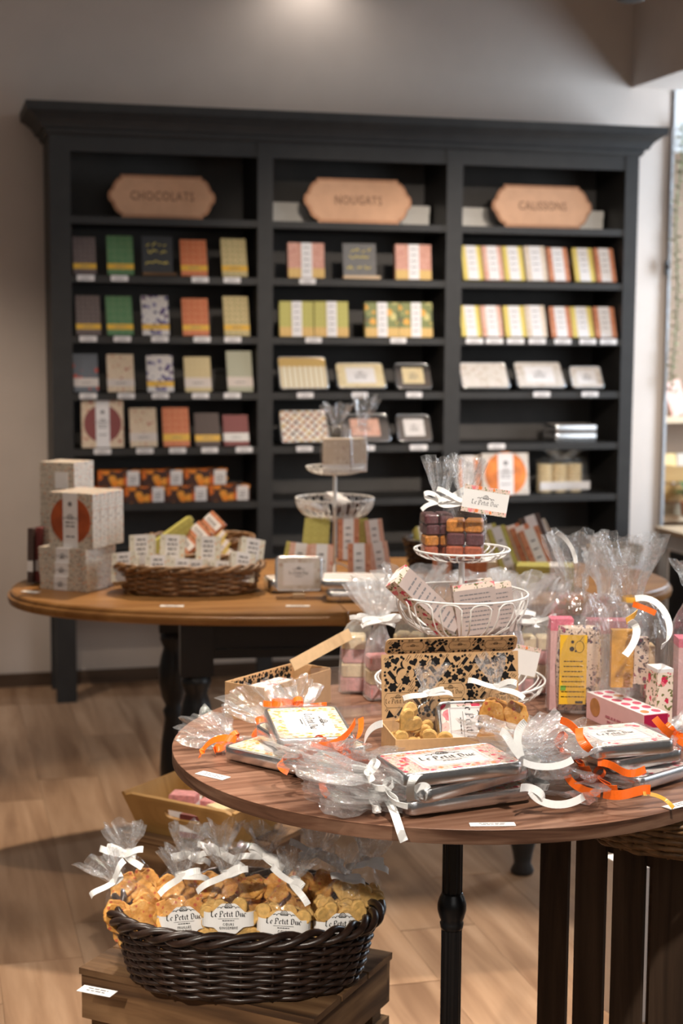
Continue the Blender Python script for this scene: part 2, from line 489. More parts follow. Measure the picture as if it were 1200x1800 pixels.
MT['cello_tin'] = cello('cellophane_tight', (.99, .99, .99), .012, .035, .5, 60, .10)
MT['cello_soft'] = cello('cellophane_hazy', (.985, .985, .985), .17, .14, .8, 65, .14)
def speckled():
    m, nt, b = new_mat('red_speckled_biscuit')
    v = coords(nt, 'Object')
    n = N(nt, 'ShaderNodeTexNoise'); n.inputs['Scale'].default_value = 90; n.inputs['Detail'].default_value = 3; nt.links.new(v, n.inputs[0])
    c = ramp(nt, n.outputs[0], [(.3, (.40, .16, .025)), (.55, (.62, .29, .06)), (.75, (.74, .44, .15))])
    vo = N(nt, 'ShaderNodeTexVoronoi'); vo.inputs['Scale'].default_value = 120; nt.links.new(v, vo.inputs['Vector'])
    mk = math_(nt, 'LESS_THAN', vo.outputs['Distance'], .36)
    sp = N(nt, 'ShaderNodeSeparateColor'); nt.links.new(vo.outputs['Color'], sp.inputs[0])
    mk = math_(nt, 'MULTIPLY', mk, math_(nt, 'LESS_THAN', sp.outputs[0], .45)); mk = math_(nt, 'MULTIPLY', mk, .75)
    c = mixc(nt, mk, c, (.45, .045, .03))
    nt.links.new(c, b.inputs['Base Color']); b.inputs['Roughness'].default_value = .7
    bump(nt, b, n.outputs[0], .4, .002)
    return m
MT['speckled'] = speckled()
def jelly(name, col):
    m = plain(name, col, .35, var=.3, scale=160, bmp=.5)
    m.node_tree.nodes['Principled BSDF'].inputs['Subsurface Weight'].default_value = .15
    m.node_tree.nodes['Principled BSDF'].inputs['Subsurface Radius'].default_value = (.006, .003, .002)
    return m
MT['jelly_orange'] = jelly('orange_jelly', (.52, .20, .04))
MT['jelly_purple'] = jelly('purple_jelly', (.12, .045, .05))
MT['jelly_red'] = jelly('red_jelly', (.38, .095, .045))
MT['mallow_pink'] = plain('pink_marshmallow', (.66, .27, .27), .75, var=.22, scale=120, bmp=.2)
MT['mallow_cream'] = plain('cream_marshmallow', (.78, .62, .36), .75, var=.1, scale=120, bmp=.2)
MT['red_window'] = plain('caramel_disc', (.36, .075, .02), .3, var=.35, scale=22)
MT['orange_window'] = plain('orange_jelly_disc', (.8, .2, .03), .3, var=.45, scale=18)
MT['yellow_label'] = plain('yellow_label', (.86, .50, .03), .45, var=.03)
MT['pink_card'] = plain('pink_card', (.82, .50, .50), .5, var=.03)
MT['pink_hot'] = plain('hot_pink_card', (.80, .16, .25), .5, var=.04)
MT['crimson'] = plain('crimson_card', (.42, .008, .06), .45, var=.05)
MT['dot_pink'] = plain('pink_print', (.62, .09, .17), .5, var=.1)
MT['dot_brown'] = plain('macaron_print', (.50, .22, .08), .5, var=.2)
MT['plant'] = plain('green_leaf', (.06, .13, .03), .6, var=.4)
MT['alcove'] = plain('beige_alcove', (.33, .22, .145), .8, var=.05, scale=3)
MT['steel'] = plain('grey_metal_trim', (.42, .42, .43), .4, .4)
# printed papers
RED, PNK, LPK, ORG, CRM, GRN = (.62, .02, .08), (.80, .22, .25), (.85, .50, .46), (.85, .25, .07), (.84, .74, .64), (.12, .16, .07)
MT['floral'] = printed('floral_paper', (.74, .58, .50), [LPK, PNK, ORG, RED, LPK, (.80, .38, .34)], (.26, .28, .16), 118, .52, .36)
MT['floral_big'] = printed('floral_roses', (.83, .74, .68), [RED, LPK, PNK, ORG, LPK], (.22, .24, .16), 52, .46, .30)
MT['floral_sparse'] = printed('floral_sprigs', (.83, .68, .58), [RED, (.70, .05, .12), PNK], (.16, .17, .05), 46, .30, .34, distort=.9)
MT['floral_pale'] = printed('pale_floral', (.80, .70, .65), [PNK, LPK, (.6, .05, .1)], (.35, .3, .28), 60, .33, .2, distort=.9)
MT['floral_dark'] = printed('dark_sprig_paper', (.74, .56, .44), [(.05, .03, .06), (.28, .03, .08), (.07, .05, .12)], (.10, .06, .06), 55, .30, .34, distort=1.1)
MT['confetti'] = printed('confetti_paper', (.70, .65, .52), [(.80, .36, .04), (.76, .48, .08), (.45, .42, .22), (.76, .26, .07)], (.42, .44, .32), 110, .42, .3)
MT['speckle_cream'] = printed('cake_box_paper', (.60, .52, .43), [(.62, .26, .12), (.25, .20, .16), (.42, .38, .32)], (.30, .26, .22), 130, .36, .34)
MT['speckle_white'] = printed('packet_paper', (.74, .70, .60), [(.72, .40, .20), (.62, .60, .45), (.5, .45, .35)], (.55, .52, .42), 80, .34, .28)
MT['p_brown'] = lattice('brown_lattice_paper', (.20, .15, .135), (.085, .06, .062), 75)
MT['p_green'] = lattice('green_lattice_paper', (.075, .21, .085), (.15, .26, .12), 50)
MT['p_orange'] = lattice('orange_paper', (.62, .15, .05), (.70, .26, .12), 55)
MT['p_cream'] = lattice('cream_lattice_paper', (.68, .54, .28), (.42, .36, .16), 62)
MT['p_blue'] = printed('blue_flower_paper', (.70, .66, .64), [(.07, .06, .22), (.16, .14, .34), (.04, .03, .15)], (.30, .28, .42), 48, .42, .2)
MT['p_redblue'] = printed('red_blot_paper', (.12, .135, .16), [(.50, .07, .045), (.12, .14, .17)], (.10, .11, .13), 34, .36, .2)
MT['p_floral_cream'] = printed('cream_flower_paper', (.70, .55, .40), [(.45, .12, .09), (.62, .36, .24), (.72, .60, .42)], (.55, .42, .28), 55, .36, .3)
MT['p_plaincream'] = lattice('cream_paper', (.66, .54, .30), (.60, .48, .25), 70)
MT['p_palegreen'] = lattice('pale_green_paper', (.40, .41, .30), (.46, .45, .34), 80)
MT['p_choc'] = lattice('dark_brown_paper', (.075, .045, .038), (.095, .06, .05), 90)
MT['p_maroon'] = lattice('maroon_paper', (.25, .055, .05), (.22, .045, .045), 90)
MT['p_amber'] = printed('amber_fruit_paper', (.06, .02, .012), [(.85, .27, .02), (.70, .16, .015), (.88, .36, .04)], None, 30, .52, 0)
MT['p_pink'] = printed('pink_dotted_paper', (.62, .30, .22), [(.74, .42, .34), (.55, .24, .18)], None, 75, .35, 0)
MT['p_lime'] = lattice('lime_paper', (.52, .48, .12), (.45, .40, .09), 70)
MT['p_limegold'] = lattice('gold_band_paper', (.72, .48, .16), (.60, .36, .10), 70)
MT['p_check'] = printed('green_orange_paper', (.20, .22, .06), [(.80, .38, .04), (.10, .13, .04), (.62, .55, .2)], None, 30, .45, 0)
MT['p_yellow'] = lattice('yellow_paper', (.74, .60, .16), (.66, .50, .12), 70)
MT['p_peach'] = printed('peach_paper', (.72, .42, .32), [(.62, .24, .16), (.78, .52, .42)], None, 70, .36, 0)
MT['p_terracotta'] = printed('terracotta_paper', (.58, .23, .12), [(.70, .36, .22), (.45, .14, .07)], None, 70, .36, 0)
MT['p_beige'] = printed('beige_paper', (.68, .56, .44), [(.60, .46, .36), (.76, .66, .56)], None, 70, .36, 0)
MT['band_yellow'] = plain('yellow_band', (.82, .48, .05), .45, var=.05)
MT['band_white'] = plain('pale_band', (.66, .58, .53), .5, var=.04)
def dotted():
    m, nt, b = new_mat('dotted_tin_print')
    v = coords(nt, 'UV', (42, 42, 42), (0, 0, PI / 4))
    vo = N(nt, 'ShaderNodeTexVoronoi'); vo.inputs['Scale'].default_value = 1.0; vo.inputs['Randomness'].default_value = 0.0
    nt.links.new(v, vo.inputs['Vector'])
    n = N(nt, 'ShaderNodeTexNoise'); n.inputs['Scale'].default_value = 1.0; nt.links.new(v, n.inputs[0])
    bg = ramp(nt, n.outputs[0], [(.4, (.10, .05, .03)), (.5, (.50, .12, .04)), (.6, (.60, .40, .08))])
    nt.links.new(mixc(nt, math_(nt, 'LESS_THAN', vo.outputs['Distance'], .42), bg, (.86, .82, .74)), b.inputs['Base Color'])
    return m
MT['p_dots'] = dotted()
def striped():
    m, nt, b = new_mat('striped_tin_print')
    v = coords(nt, 'UV')
    sx = N(nt, 'ShaderNodeSeparateXYZ'); nt.links.new(v, sx.inputs[0])
    w = math_(nt, 'PINGPONG', math_(nt, 'MULTIPLY', sx.outputs[0], 46.0), .5)
    c = ramp(nt, w, [(.0, (.40, .26, .10)), (.12, (.72, .58, .32)), (.3, (.82, .76, .62))])
    top = math_(nt, 'GREATER_THAN', sx.outputs[1], .028)
    nt.links.new(mixc(nt, top, c, (.60, .40, .14)), b.inputs['Base Color'])
    return m
MT['p_stripes'] = striped()
MT['tin_print'] = printed('tin_cream_print', (.74, .62, .38), [(.80, .66, .40), (.66, .52, .30)], None, 60, .4, 0)
MT['tin_print_grey'] = printed('tin_grey_print', (.66, .60, .54), [(.56, .48, .40), (.72, .66, .62)], None, 60, .4, 0)
MT['white_card'] = plain('white_box_card', (.74, .71, .66), .6, var=.03)
# ------------------------------------------------------------------ setting
FR = Matrix(((DV.x, NV.x, 0, SO.x), (DV.y, NV.y, 0, SO.y), (0, 0, 1, 0), (0, 0, 0, 1)))    # bookcase frame
WB = 0.335                                        # wall plane behind the bookcase
UE = atS(1170, 500, WB)[0]                        # where the wall ends on the right

def slab(name, u0, u1, w0, w1, z0, z1, m, **k):
    o = MB().box(u0, u1, w0, w1, z0, z1).build(name, m); o.matrix_world = FR
    return struct(o, **k)
floor = slab('floor', -3.6, 3.4, -6.6, WB + 1.2, -.06, -.014, MT['floor_gap'], label='brown wooden plank floor of the shop', cat='floor')
def plank_mesh(L):
    return MB().box(0, L, -.0956, .0956, -.014, 0)
pm = {}
rr = random.Random(5)
PL = Matrix(((0, 1, 0, 0), (1, 0, 0, 0), (0, 0, 1, 0), (0, 0, 0, 1)))
PL = RZ(PI / 2)
for c in range(24):
    u = -2.35 + c * .192
    w = -4.35 + rr.random() * 1.2 - .6
    while w < WB - .01:
        L = 1.285
        L = min(L, WB - .003 - w)
        key = round(L, 3)
        if key not in pm:
            o = plank_mesh(L).build('plank', MT['floor'], floor); pm[key] = o
        else:
            o = bpy.data.objects.new('plank', pm[key].data); COL.objects.link(o); o.parent = floor
        o.matrix_local = T(u, w, 0) @ PL
        w += 1.288
slab('wall_back', -3.6, UE, WB, WB + .12, 0, 3.05, MT['wall'], label='warm grey plaster wall behind the black bookcase', cat='wall')
slab('baseboard_back', -3.6, UE, WB - .014, WB, 0, .056, MT['skirting'], label='low brown skirting board along the wall', cat='skirting')
# bulkhead that runs from the wall towards the window, upper right
ub, zb = atS(1109, 155, WB)
slab('trim_1', ub, ub + 2.2, -3.0, WB, zb, 3.05, MT['wall'], label='boxed plaster bulkhead above the right end of the bookcase', cat='bulkhead')
slab('ceiling', -3.6, 3.4, -6.6, WB + 1.2, 3.05, 3.12, MT['ceiling'], label='pale flat ceiling over the whole shop', cat='ceiling')
slab('trim_2', UE, UE + .012, WB - .02, WB + .12, 0, 2.36, MT['steel'], label='thin grey metal edge trim at the end of the wall', cat='trim')
slab('trim_3', UE + .012, UE + 1.8, WB - .01, WB + .12, 2.27, 3.05, MT['wall_white'], label='white lintel over the lit alcove on the right', cat='lintel')
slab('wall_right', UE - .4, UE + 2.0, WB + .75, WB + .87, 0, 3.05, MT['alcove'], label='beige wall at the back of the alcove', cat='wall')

# ------------------------------------------------------------------ bookcase
bc = thing('bookcase', 'large black three-bay bookcase with a moulded cornice against the wall', 'bookcase', FR)
ST = [(-1.150, -1.072), (-.348, -.286), (.4315, .500), (1.213, 1.273)]
ZS = [1.890, 1.667, 1.435, 1.215, 1.0, .782, .56]
BAY = [(-1.072, -.348), (-.286, .4315), (.500, 1.213)]
for a, b in ST:
    MB().box(a, b, 0, .03, 0, 2.21).build('stile', MT['black'], bc)
for a, b in (ST[0], ST[3]):
    MB().box(a, b, .25, .305, 0, .40).build('rear_leg', MT['black'], bc)
for a, b in BAY:
    MB().box(a, b, .002, .03, 2.133, 2.21).build('header_rail', MT['black'], bc)
    MB().box(a, b, .30, .31, .38, 2.2).build('back_panel', MT['back_lit'], bc)
for k, (a, b) in enumerate(ST):
    MB().box(a, b, .0305, .31, .40, 2.2).build('side_panel' if k in (0, 3) else 'divider', MT['black'], bc)
for a, b in BAY:
    for z in ZS + [.40]:
        m = MB(); m.box(a, b, .003, .30, z - .027, z)
        m.build('shelf', MT['black'], bc)
    MB().box(a, b, .03, .30, 2.185, 2.2).build('top_board', MT['black'], bc)
m = MB(); lev = [(2.190, .004), (2.200, .013), (2.214, .016), (2.217, .030), (2.228, .034), (2.246, .046), (2.262, .066), (2.268, .074), (2.272, .086), (2.303, .090)]
R_ = []
for z, o in lev:
    R_.append([Vector((-1.15 - o, -o, z)), Vector((1.273 + o, -o, z)), Vector((1.273 + o, .325, z)), Vector((-1.15 - o, .325, z))])
m.rings(R_, smooth=False)
m.build('cornice', MT['black'], bc)

# ------------------------------------------------------------------ lettering tools
GLY = {
 'L': (.70, [[(.14, 1), (.12, .12)], [(.12, .13), (.34, .02), (.62, .16)], [(0, .88), (.14, 1), (.32, .9)]]),
 'e': (.50, [[(.1, .5), (.1, .12), (.25, .0), (.42, .12)], [(.1, .5), (.25, .62), (.4, .48), (.12, .3)]]),
 'P': (.72, [[(.16, .95), (.16, .0)], [(0, .85), (.15, .95), (.42, 1.0), (.58, .85), (.58, .6), (.4, .48), (.17, .52)], [(0, .02), (.16, 0), (.32, .05)]]),
 't': (.44, [[(.15, .86), (.15, .12), (.28, 0), (.38, .1)], [(0, .6), (.34, .6)]]),
 'i': (.34, [[(.12, .6), (.12, .1), (.25, 0)], [(.1, .8), (.16, .86)]]),
 'D': (.80, [[(.16, .92), (.16, .05)], [(0, .85), (.3, 1.0), (.58, .85), (.62, .3), (.4, .02), (.1, .04)]]),
 'u': (.60, [[(.1, .6), (.1, .12), (.22, 0), (.42, .14)], [(.42, .6), (.42, .1), (.54, 0)]]),
 'c': (.50, [[(.42, .5), (.28, .62), (.1, .5), (.1, .12), (.26, 0), (.44, .12)]]),
 ' ': (.30, []),
}
def blackletter(mb, text, size, x0, y0, z=.0004, th=.0003):
    tot = sum(GLY[c][0] for c in text); x = -tot / 2
    nx, ny = .062, .045
    for c in text:
        wd, st = GLY[c]
        for pl in st:
            for a, b in zip(pl[:-1], pl[1:]):
                q = [(a[0] - nx, a[1] - ny), (a[0] + nx, a[1] + ny), (b[0] + nx, b[1] + ny), (b[0] - nx, b[1] - ny)]
                P = [Vector((x0 + (x + p[0]) * size, y0 + p[1] * size, z)) for p in q]
                if (P[1] - P[0]).cross(P[2] - P[1]).z < 0: P.reverse()
                mb.quad(*P)
        x += wd
def polyline(mb, pts, wd, z=.0004):
    for a, b in zip(pts[:-1], pts[1:]):
        a = Vector((a[0], a[1], z)); b = Vector((b[0], b[1], z)); t = b - a
        if t.length < 1e-7: continue
        t.normalize(); n_ = Vector((-t.y, t.x, 0)) * wd / 2
        mb.quad(a - n_, b - n_, b + n_, a + n_)
def emblem(mb, s, x0, y0, z=.0004):
    """little arched gate between two scrolls"""
    for r_, w_ in ((.32, .05), (.22, .045), (.11, .06)):
        polyline(mb, [(x0 + s * r_ * math.cos(PI * k / 10), y0 + s * (r_ * math.sin(PI * k / 10) * 1.25)) for k in range(11)], s * w_, z)
    polyline(mb, [(x0 - s * .3, y0), (x0 + s * .3, y0)], s * .06, z)
    for sd in (-1, 1):
        polyline(mb, [(x0 + sd * s * (.36 + .05 * k - .10 * math.cos(k * .9) * (1 - k / 14)), y0 + s * (.02 + .13 * math.sin(k * .9) * (1 - k / 14))) for k in range(13)], s * .045, z)
def textlines(mb, x0, y0, wd, n, gap, h, rnd, z=.0004, center=True):
    """lines of print too small to read"""
    for k in range(n):
        L = wd * (.75 + .25 * rnd.random()); x = x0 - L / 2 if center else x0; e = x + L
        while x < e:
            q = min(h * (1.5 + 2.5 * rnd.random()), e - x)
            mb.quad(Vector((x, y0 - k * gap, z)), Vector((x + q, y0 - k * gap, z)), Vector((x + q, y0 - k * gap + h, z)), Vector((x, y0 - k * gap + h, z)))
            x += q + h * .7
def font(text, size, mat, parent, M, name='lettering', extr=.0004, sx=1.0, spacing=1.0):
    cu = bpy.data.curves.new('lettering_curve', 'FONT')
    cu.body = text; cu.size = size; cu.align_x = 'CENTER'; cu.align_y = 'CENTER'; cu.extrude = extr
    cu.space_character = spacing; cu.resolution_u = 2
    t = bpy.data.objects.new('lettering_tmp', cu); COL.objects.link(t)
    bpy.context.view_layer.update()
    me = bpy.data.meshes.new_from_object(t)
    bpy.data.objects.remove(t)
    me.materials.clear(); me.materials.append(mat)
    o = bpy.data.objects.new(name, me); COL.objects.link(o); o.parent = parent
    o.matrix_local = M @ Matrix.Diagonal((sx, 1, 1, 1))
    return o
def brand(parent, M, size, name='printed_label', sub=None, key=None, top=True):
    """emblem + name in blackletter + small lines, on the plane z=0 of M"""
    def mk():
        b = MB()
        if top: emblem(b, size * 2.0, 0, size * 1.55)
        blackletter(b, 'Le Petit Duc', size, 0, 0)
        polyline(b, [(-size * 1.8, -size * .35), (size * 1.8, -size * .35)], size * .05)
        textlines(b, 0, -size * .75, size * 2.6, 1, size * .3, size * .13, random.Random(3))
        return b.build(name, MT['ink'], parent)
    o = cached(('brand', round(size, 4), top), mk, parent, M)
    if sub:
        for k, t in enumerate(sub):
            font(t, size * .62, MT['ink'], parent, M @ T(0, -size * (1.35 + .62 * k), .0006), 'product_name', .0001, .8, 1.25)
    return o

# ------------------------------------------------------------------ copper plaques
MT['copper_ink'] = plain('engraved_copper', (.20, .10, .05), .6)
def plaque(px0, px1, py0, py1, word, label):
    w = .045
    cx, cz = atS((px0 + px1) / 2, (py0 + py1) / 2, w)
    u0, _ = atS(px0, (py0 + py1) / 2, w); u1, _ = atS(px1, (py0 + py1) / 2, w)
    hw = (u1 - u0) / 2; hh = hw * .40
    half = [(.745, 1), (.755, .86), (.80, .84), (.86, .70), (.90, .52), (.925, .34), (.975, .24), (1.0, 0)]
    half = half + [(x, -y) for x, y in reversed(half[:-1])]
    poly = [(x * hw, y * hh) for x, y in reversed(half)] + [(-x * hw, y * hh) for x, y in half]
    z0 = ZS[0] + .001
    M = FR @ T(cx, w, z0) @ RX(PI / 2 - .12) @ T(0, hh, 0)
    t = thing('sign_plaque', label, 'sign', M, 'copper plaques over the three bays')
    MB().prism(poly, -.010, 0, bev=.002).build('rim', MT['copper_rim'], t)
    MB().prism(offset(poly, -.012), 0, .003, bev=.001).build('plate', MT['copper'], t)
    font(word, .050, MT['copper_ink'], t, T(0, 0, .0036), sx=.78, spacing=1.1)
plaque(190, 381, 307, 379, 'CHOCOLATS', 'dim copper plaque reading CHOCOLATS on top shelf of the left bay')
plaque(535, 726, 317, 397, 'NOUGATS', 'copper plaque reading NOUGATS on top shelf of the middle bay')
plaque(866, 1043, 328, 405, 'CALISSONS', 'copper plaque reading CALISSONS on top shelf of the right bay')
for (bay, lab) in ((1, 'long white box lying behind the NOUGATS plaque'), (2, 'long white box lying behind the CALISSONS plaque')):
    a, b = BAY[bay]
    t = thing('storage_box', lab, 'box', FR @ T((a + b) / 2, .235, ZS[0] + .0005), 'white boxes behind the plaques')
    h = .088; L = b - a - .03
    MB().box(-L / 2, L / 2, -.05, .05, 0, h - .03).build('box_body', MT['white_card'], t)
    MB().box(-L / 2 - .002, L / 2 + .002, -.052, .052, h - .03, h).build('lid', MT['white_card'], t)
# ------------------------------------------------------------------ goods on the shelves
def body(parent, w, h, t, mat, name='wrapper', bev=.0015):
    key = ('body', round(w, 3), round(h, 3), round(t, 3), mat.name, name)
    def mk():
        m = MB(); P = [(-w / 2, -t), (w / 2, -t), (w / 2, 0), (-w / 2, 0)]
        # upright box: front face at y=-t .. built as loft with softened edges
        R_ = []
        for z, o in ((0, -bev), (bev, 0), (h - bev, 0), (h, -bev)):
            R_.append([Vector((x + (o if x < 0 else -o) * -1, y, z)) if False else Vector((x * (1 + o / (w / 2)), y, z)) for x, y in P])
        m.rings(R_, smooth=False)
        # metric uv on the faces
        return m.build(name, mat)
    return cached(key, mk, parent)
def pane(parent, x0, x1, z0, z1, y, mat, name, th=.0008):
    """a label band wrapped on the front (front looks to -y)"""
    key = ('pane', round(x0, 3), round(x1, 3), round(z0, 3), round(z1, 3), round(y, 3), mat.name, name)
    return cached(key, lambda: MB().box(x0, x1, y - th, y, z0, z1).build(name, mat), parent)
def squiggle(parent, x, z, y, wd, n, gap, mat, seed, name='printed_text', h=.004):
    rn = random.Random(seed)
    def mk():
        b = MB(); textlines(b, 0, 0, wd, n, gap, h, rn)
        return b.build(name, mat)
    return cached(('sq', round(wd, 3), n, round(gap, 4), mat.name, seed, name), mk, parent, T(x, y - .0012, z) @ RX(PI / 2))
BACK = {}
def spot_on_shelf(x0, x1, yt, yb, row, w0, lean):
    """photo box -> (u centre, width, height) of something standing on shelf row at depth w0"""
    ym = yb - 2
    a, _ = atS(x0, ym, w0); b, _ = atS(x1, ym, w0)
    _, zb = atS((x0 + x1) / 2, yb, w0); _, zt = atS((x0 + x1) / 2, yt, w0 + .05)
    return (a + b) / 2, b - a, min((zt - zb) / math.cos(lean), .184)
def item(name, label, cat, x0, x1, yt, yb, row, group, lean=.30, w0=.035, yaw=0):
    u, wd, h = spot_on_shelf(x0, x1, yt, yb, row, w0, lean)
    t = thing(name, label, cat, FR @ T(u, w0, ZS[row] + .0008) @ RZ(yaw) @ RX(-lean), group)
    return t, wd, h

ROWN = {1: 'first', 2: 'second', 3: 'third', 4: 'fourth', 5: 'fifth'}
def bar(x0, x1, yt, yb, row, look, colour, mat, band=None, bandlab='', t=.014, yaw=0, at_z=.14, bh=.022, behind=0):
    lab = f'{colour} chocolate bar{bandlab}, {look}, {ROWN[row]} chocolate shelf'
    o, wd, h = item('chocolate_bar', lab, 'chocolate bar', x0, x1, yt, yb, row, 'chocolate bars in the left bay', yaw=yaw)
    body(o, wd, h, t, mat)
    if band:
        pane(o, -wd / 2 - .0005, wd / 2 + .0005, h * at_z, h * at_z + bh, -t, band, 'paper_band')
        squiggle(o, 0, h * at_z + bh * .4, -t - .0004, wd * .5, 1, .006, MT['grey_ink'], 4)
    return o
Y_, W_ = MT['band_yellow'], MT['band_white']
yb_ = ' with a yellow band'
bar(129, 169, 413, 478, 1, 'far left', 'brown lattice', MT['p_brown'], Y_, yb_)
bar(189, 235, 412, 480, 1, 'second', 'green', MT['p_green'], Y_, yb_)
bar(318, 364, 420, 483, 1, 'right of the chalkboard', 'orange', MT['p_orange'], Y_, yb_)
bar(390, 434, 421, 487, 1, 'at the right end', 'cream lattice', MT['p_cream'], Y_, yb_)
bar(134, 177, 512, 581, 2, 'far left', 'brown lattice', MT['p_brown'], Y_, yb_)
bar(188, 234, 515, 583, 2, 'second', 'green', MT['p_green'], Y_, yb_, yaw=.06)
bar(250, 297, 519, 588, 2, 'in the middle', 'blue-flowered white', MT['p_blue'], Y_, yb_)
bar(321, 367, 520, 585, 2, 'fourth', 'orange', MT['p_orange'], Y_, yb_)
bar(394, 438, 520, 589, 2, 'at the right end', 'cream lattice', MT['p_cream'], Y_, yb_)
bar(130, 173, 617, 684, 3, 'far left', 'slate and red', MT['p_redblue'], W_, ' with a pale band', bh=.034)
bar(189, 236, 618, 684, 3, 'second', 'cream flowered', MT['p_floral_cream'], W_, ' with a pale band', bh=.03)
bar(259, 305, 622, 686, 3, 'in the middle', 'blue-flowered white', MT['p_blue'], Y_, yb_)
bar(325, 371, 626, 687, 3, 'fourth', 'plain cream', MT['p_plaincream'], W_, ' with a pale band', bh=.04, at_z=.12)
bar(400, 444, 616, 687, 3, 'at the right end', 'pale green', MT['p_palegreen'], W_, ' with a pale band', bh=.04, at_z=.12)
bar(229, 276, 717, 785, 4, 'beside the window box', 'cream flowered', MT['p_floral_cream'], W_, ' with a pale band', bh=.034)
bar(287, 333, 717, 785, 4, 'in the middle', 'orange', MT['p_orange'], Y_, yb_, bh=.028)
bar(343, 386, 724, 782, 4, 'fourth', 'dark brown', MT['p_choc'], Y_, yb_, bh=.026)
bar(393, 437, 728, 782, 4, 'at the right end', 'maroon', MT['p_maroon'], MT['paper'], ' with a white band', bh=.034)
# boards
def chalkboard(x0, x1, yt, yb, row, label, face, base, seed):
    o, wd, h = item('chalkboard', label, 'sign', x0, x1, yt, yb, row, 'small chalkboards among the shelf goods', lean=.14)
    MB().box(-wd / 2, wd / 2, -.006, 0, .012, h).build('board', face, o)
    MB().box(-wd / 2 - (.0 if base is None else .002), wd / 2 + .012, -.022, .014, 0, .012).build('wooden_base', base or MT['crate'], o)
    rn = random.Random(seed); b = MB()
    for k, (zz, L) in enumerate(((.80, .72), (.62, .62), (.34, .78))):
        x = -wd * L / 2; pts = []
        while x < wd * L / 2:
            pts.append((x, h * zz + (rn.random() - .5) * h * .11)); x += wd * (.03 + .03 * rn.random())
            if rn.random() < .15:
                polyline(b, pts, .0035, 0); pts = []; x += wd * .05
        polyline(b, pts, .0035, 0)
    q = b.build('chalk_writing', MT['chalk'], o); q.matrix_local = T(0, -.0068, 0) @ RX(PI / 2)
chalkboard(250, 304, 416, 485, 1, 'black chalkboard with yellow handwriting between green and orange bars', MT['slate'], None, 1)
chalkboard(603, 661, 428, 490, 1, 'grey chalkboard with yellow handwriting between two pink nougat boxes', MT['slate_grey'], MT['palewood'], 2)
# box with a round window
def window_box(x0, x1, yt, yb, row, label, paper, disc, M=None, size=None, t=.037, strap=MT['label'], group='boxes with a round window', lean=.12):
    if M is None:
        o, wd, h = item('window_box', label, 'gift box', x0, x1, yt, yb, row, group, lean=lean)
    else:
        o = thing('window_box', label, 'gift box', M, group); wd, h = size
    body(o, wd, h, t, paper, 'carton')
    rad = wd * .45
    def mk():
        b = MB(); b.prism([(rad * math.cos(2 * PI * k / 36), rad * math.sin(2 * PI * k / 36)) for k in range(36)], 0, .0012); return b.build('round_window', disc)
    cached(('disc', round(rad, 3), disc.name), mk, o, T(0, -t - .0001, h * .5) @ RX(PI / 2))
    pane(o, -wd * .165, wd * .165, 0, h, -t - .0014, strap, 'paper_strap')
    def lg():
        b = MB(); emblem(b, wd * .22, 0, 0); textlines(b, 0, -.012, wd * .22, 2, .010, .004, random.Random(2)); textlines(b, 0, -.05, wd * .22, 1, .010, .004, random.Random(5))
        b.prism([(wd * .05 * math.cos(k * PI / 3), .04 + wd * .05 * math.sin(k * PI / 3)) for k in range(6)], .0002, .0004)
        return b.build('printed_emblem', MT['grey_ink'])
    cached(('boxlogo', round(wd, 3)), lg, o, T(0, -t - .0023, h * .53) @ RX(PI / 2))
    return o
window_box(143, 216, 700, 787, 4, 'pink flowered box with a dark round window at the left of the fourth shelf', MT['p_floral_cream'], MT['p_maroon'])
# amber boxes in two rows
amb = [(171, 247, 0), (248, 322, 0), (323, 399, 0), (138, 215, 1), (218, 291, 1), (292, 366, 1), (367, 439, 1)]
nm = ['left', 'middle', 'right', 'first', 'second', 'third', 'last']
for k, (x0, x1, rw) in enumerate(amb):
    w0 = .05 if rw == 0 else .03
    a, _ = atS(x0, 870, w0); b, _ = atS(x1, 870, w0); wd = b - a - .002; hh = .064
    z = ZS[5] + .0008 + (hh + .001 if rw == 0 else 0)
    lab = f'{nm[k]} dark box of orange slices in the ' + ('upper row' if rw == 0 else 'lower row') + ' on the bottom chocolate shelf'
    o = thing('candied_fruit_box', lab, 'box', FR @ T((a + b) / 2, .10, z), 'dark boxes of orange slices')
    body(o, wd, hh, .07 if rw == 0 else .075, MT['p_amber'], 'carton')
    pane(o, wd * .18, wd * .46, .003, hh - .003, -(.07 if rw == 0 else .075), MT['pink_card'] if False else MT['label'], 'paper_label')
    squiggle(o, wd * .32, hh * .55, -(.071 if rw == 0 else .076), wd * .18, 3, .010, MT['grey_ink'], 7)
# middle bay: nougat boxes
def nougat(x0, x1, yt, yb, row, label, mat, foot=None, group='nougat boxes in the middle bay'):
    o, wd, h = item('nougat_box', label, 'gift box', x0, x1, yt, yb, row, group, lean=.10)
    t = .03
    body(o, wd, h, t, mat, 'carton')
    if foot: pane(o, -wd / 2 - .0004, wd / 2 + .0004, 0, h * .27, -t, foot, 'printed_foot')
    pane(o, -wd * .14, wd * .16, 0, h, -t - .0009, MT['label'], 'paper_strap')
    squiggle(o, wd * .01, h * .85, -t - .0018, wd * .2, 5, h * .17, MT['grey_ink'], 9)
nougat(504, 567, 433, 493, 1, 'pink nougat box with a white strap, left of the grey chalkboard', MT['p_pink'], MT['p_limegold'])
nougat(692, 754, 437, 497, 1, 'pink nougat box with a white strap, right of the grey chalkboard', MT['p_pink'], MT['p_limegold'])
nougat(489, 548, 532, 593, 2, 'lime green nougat box, left of the pair in the middle bay', MT['p_lime'], MT['p_limegold'])
nougat(550, 609, 532, 593, 2, 'lime green nougat box, right of the pair in the middle bay', MT['p_lime'], MT['p_limegold'])
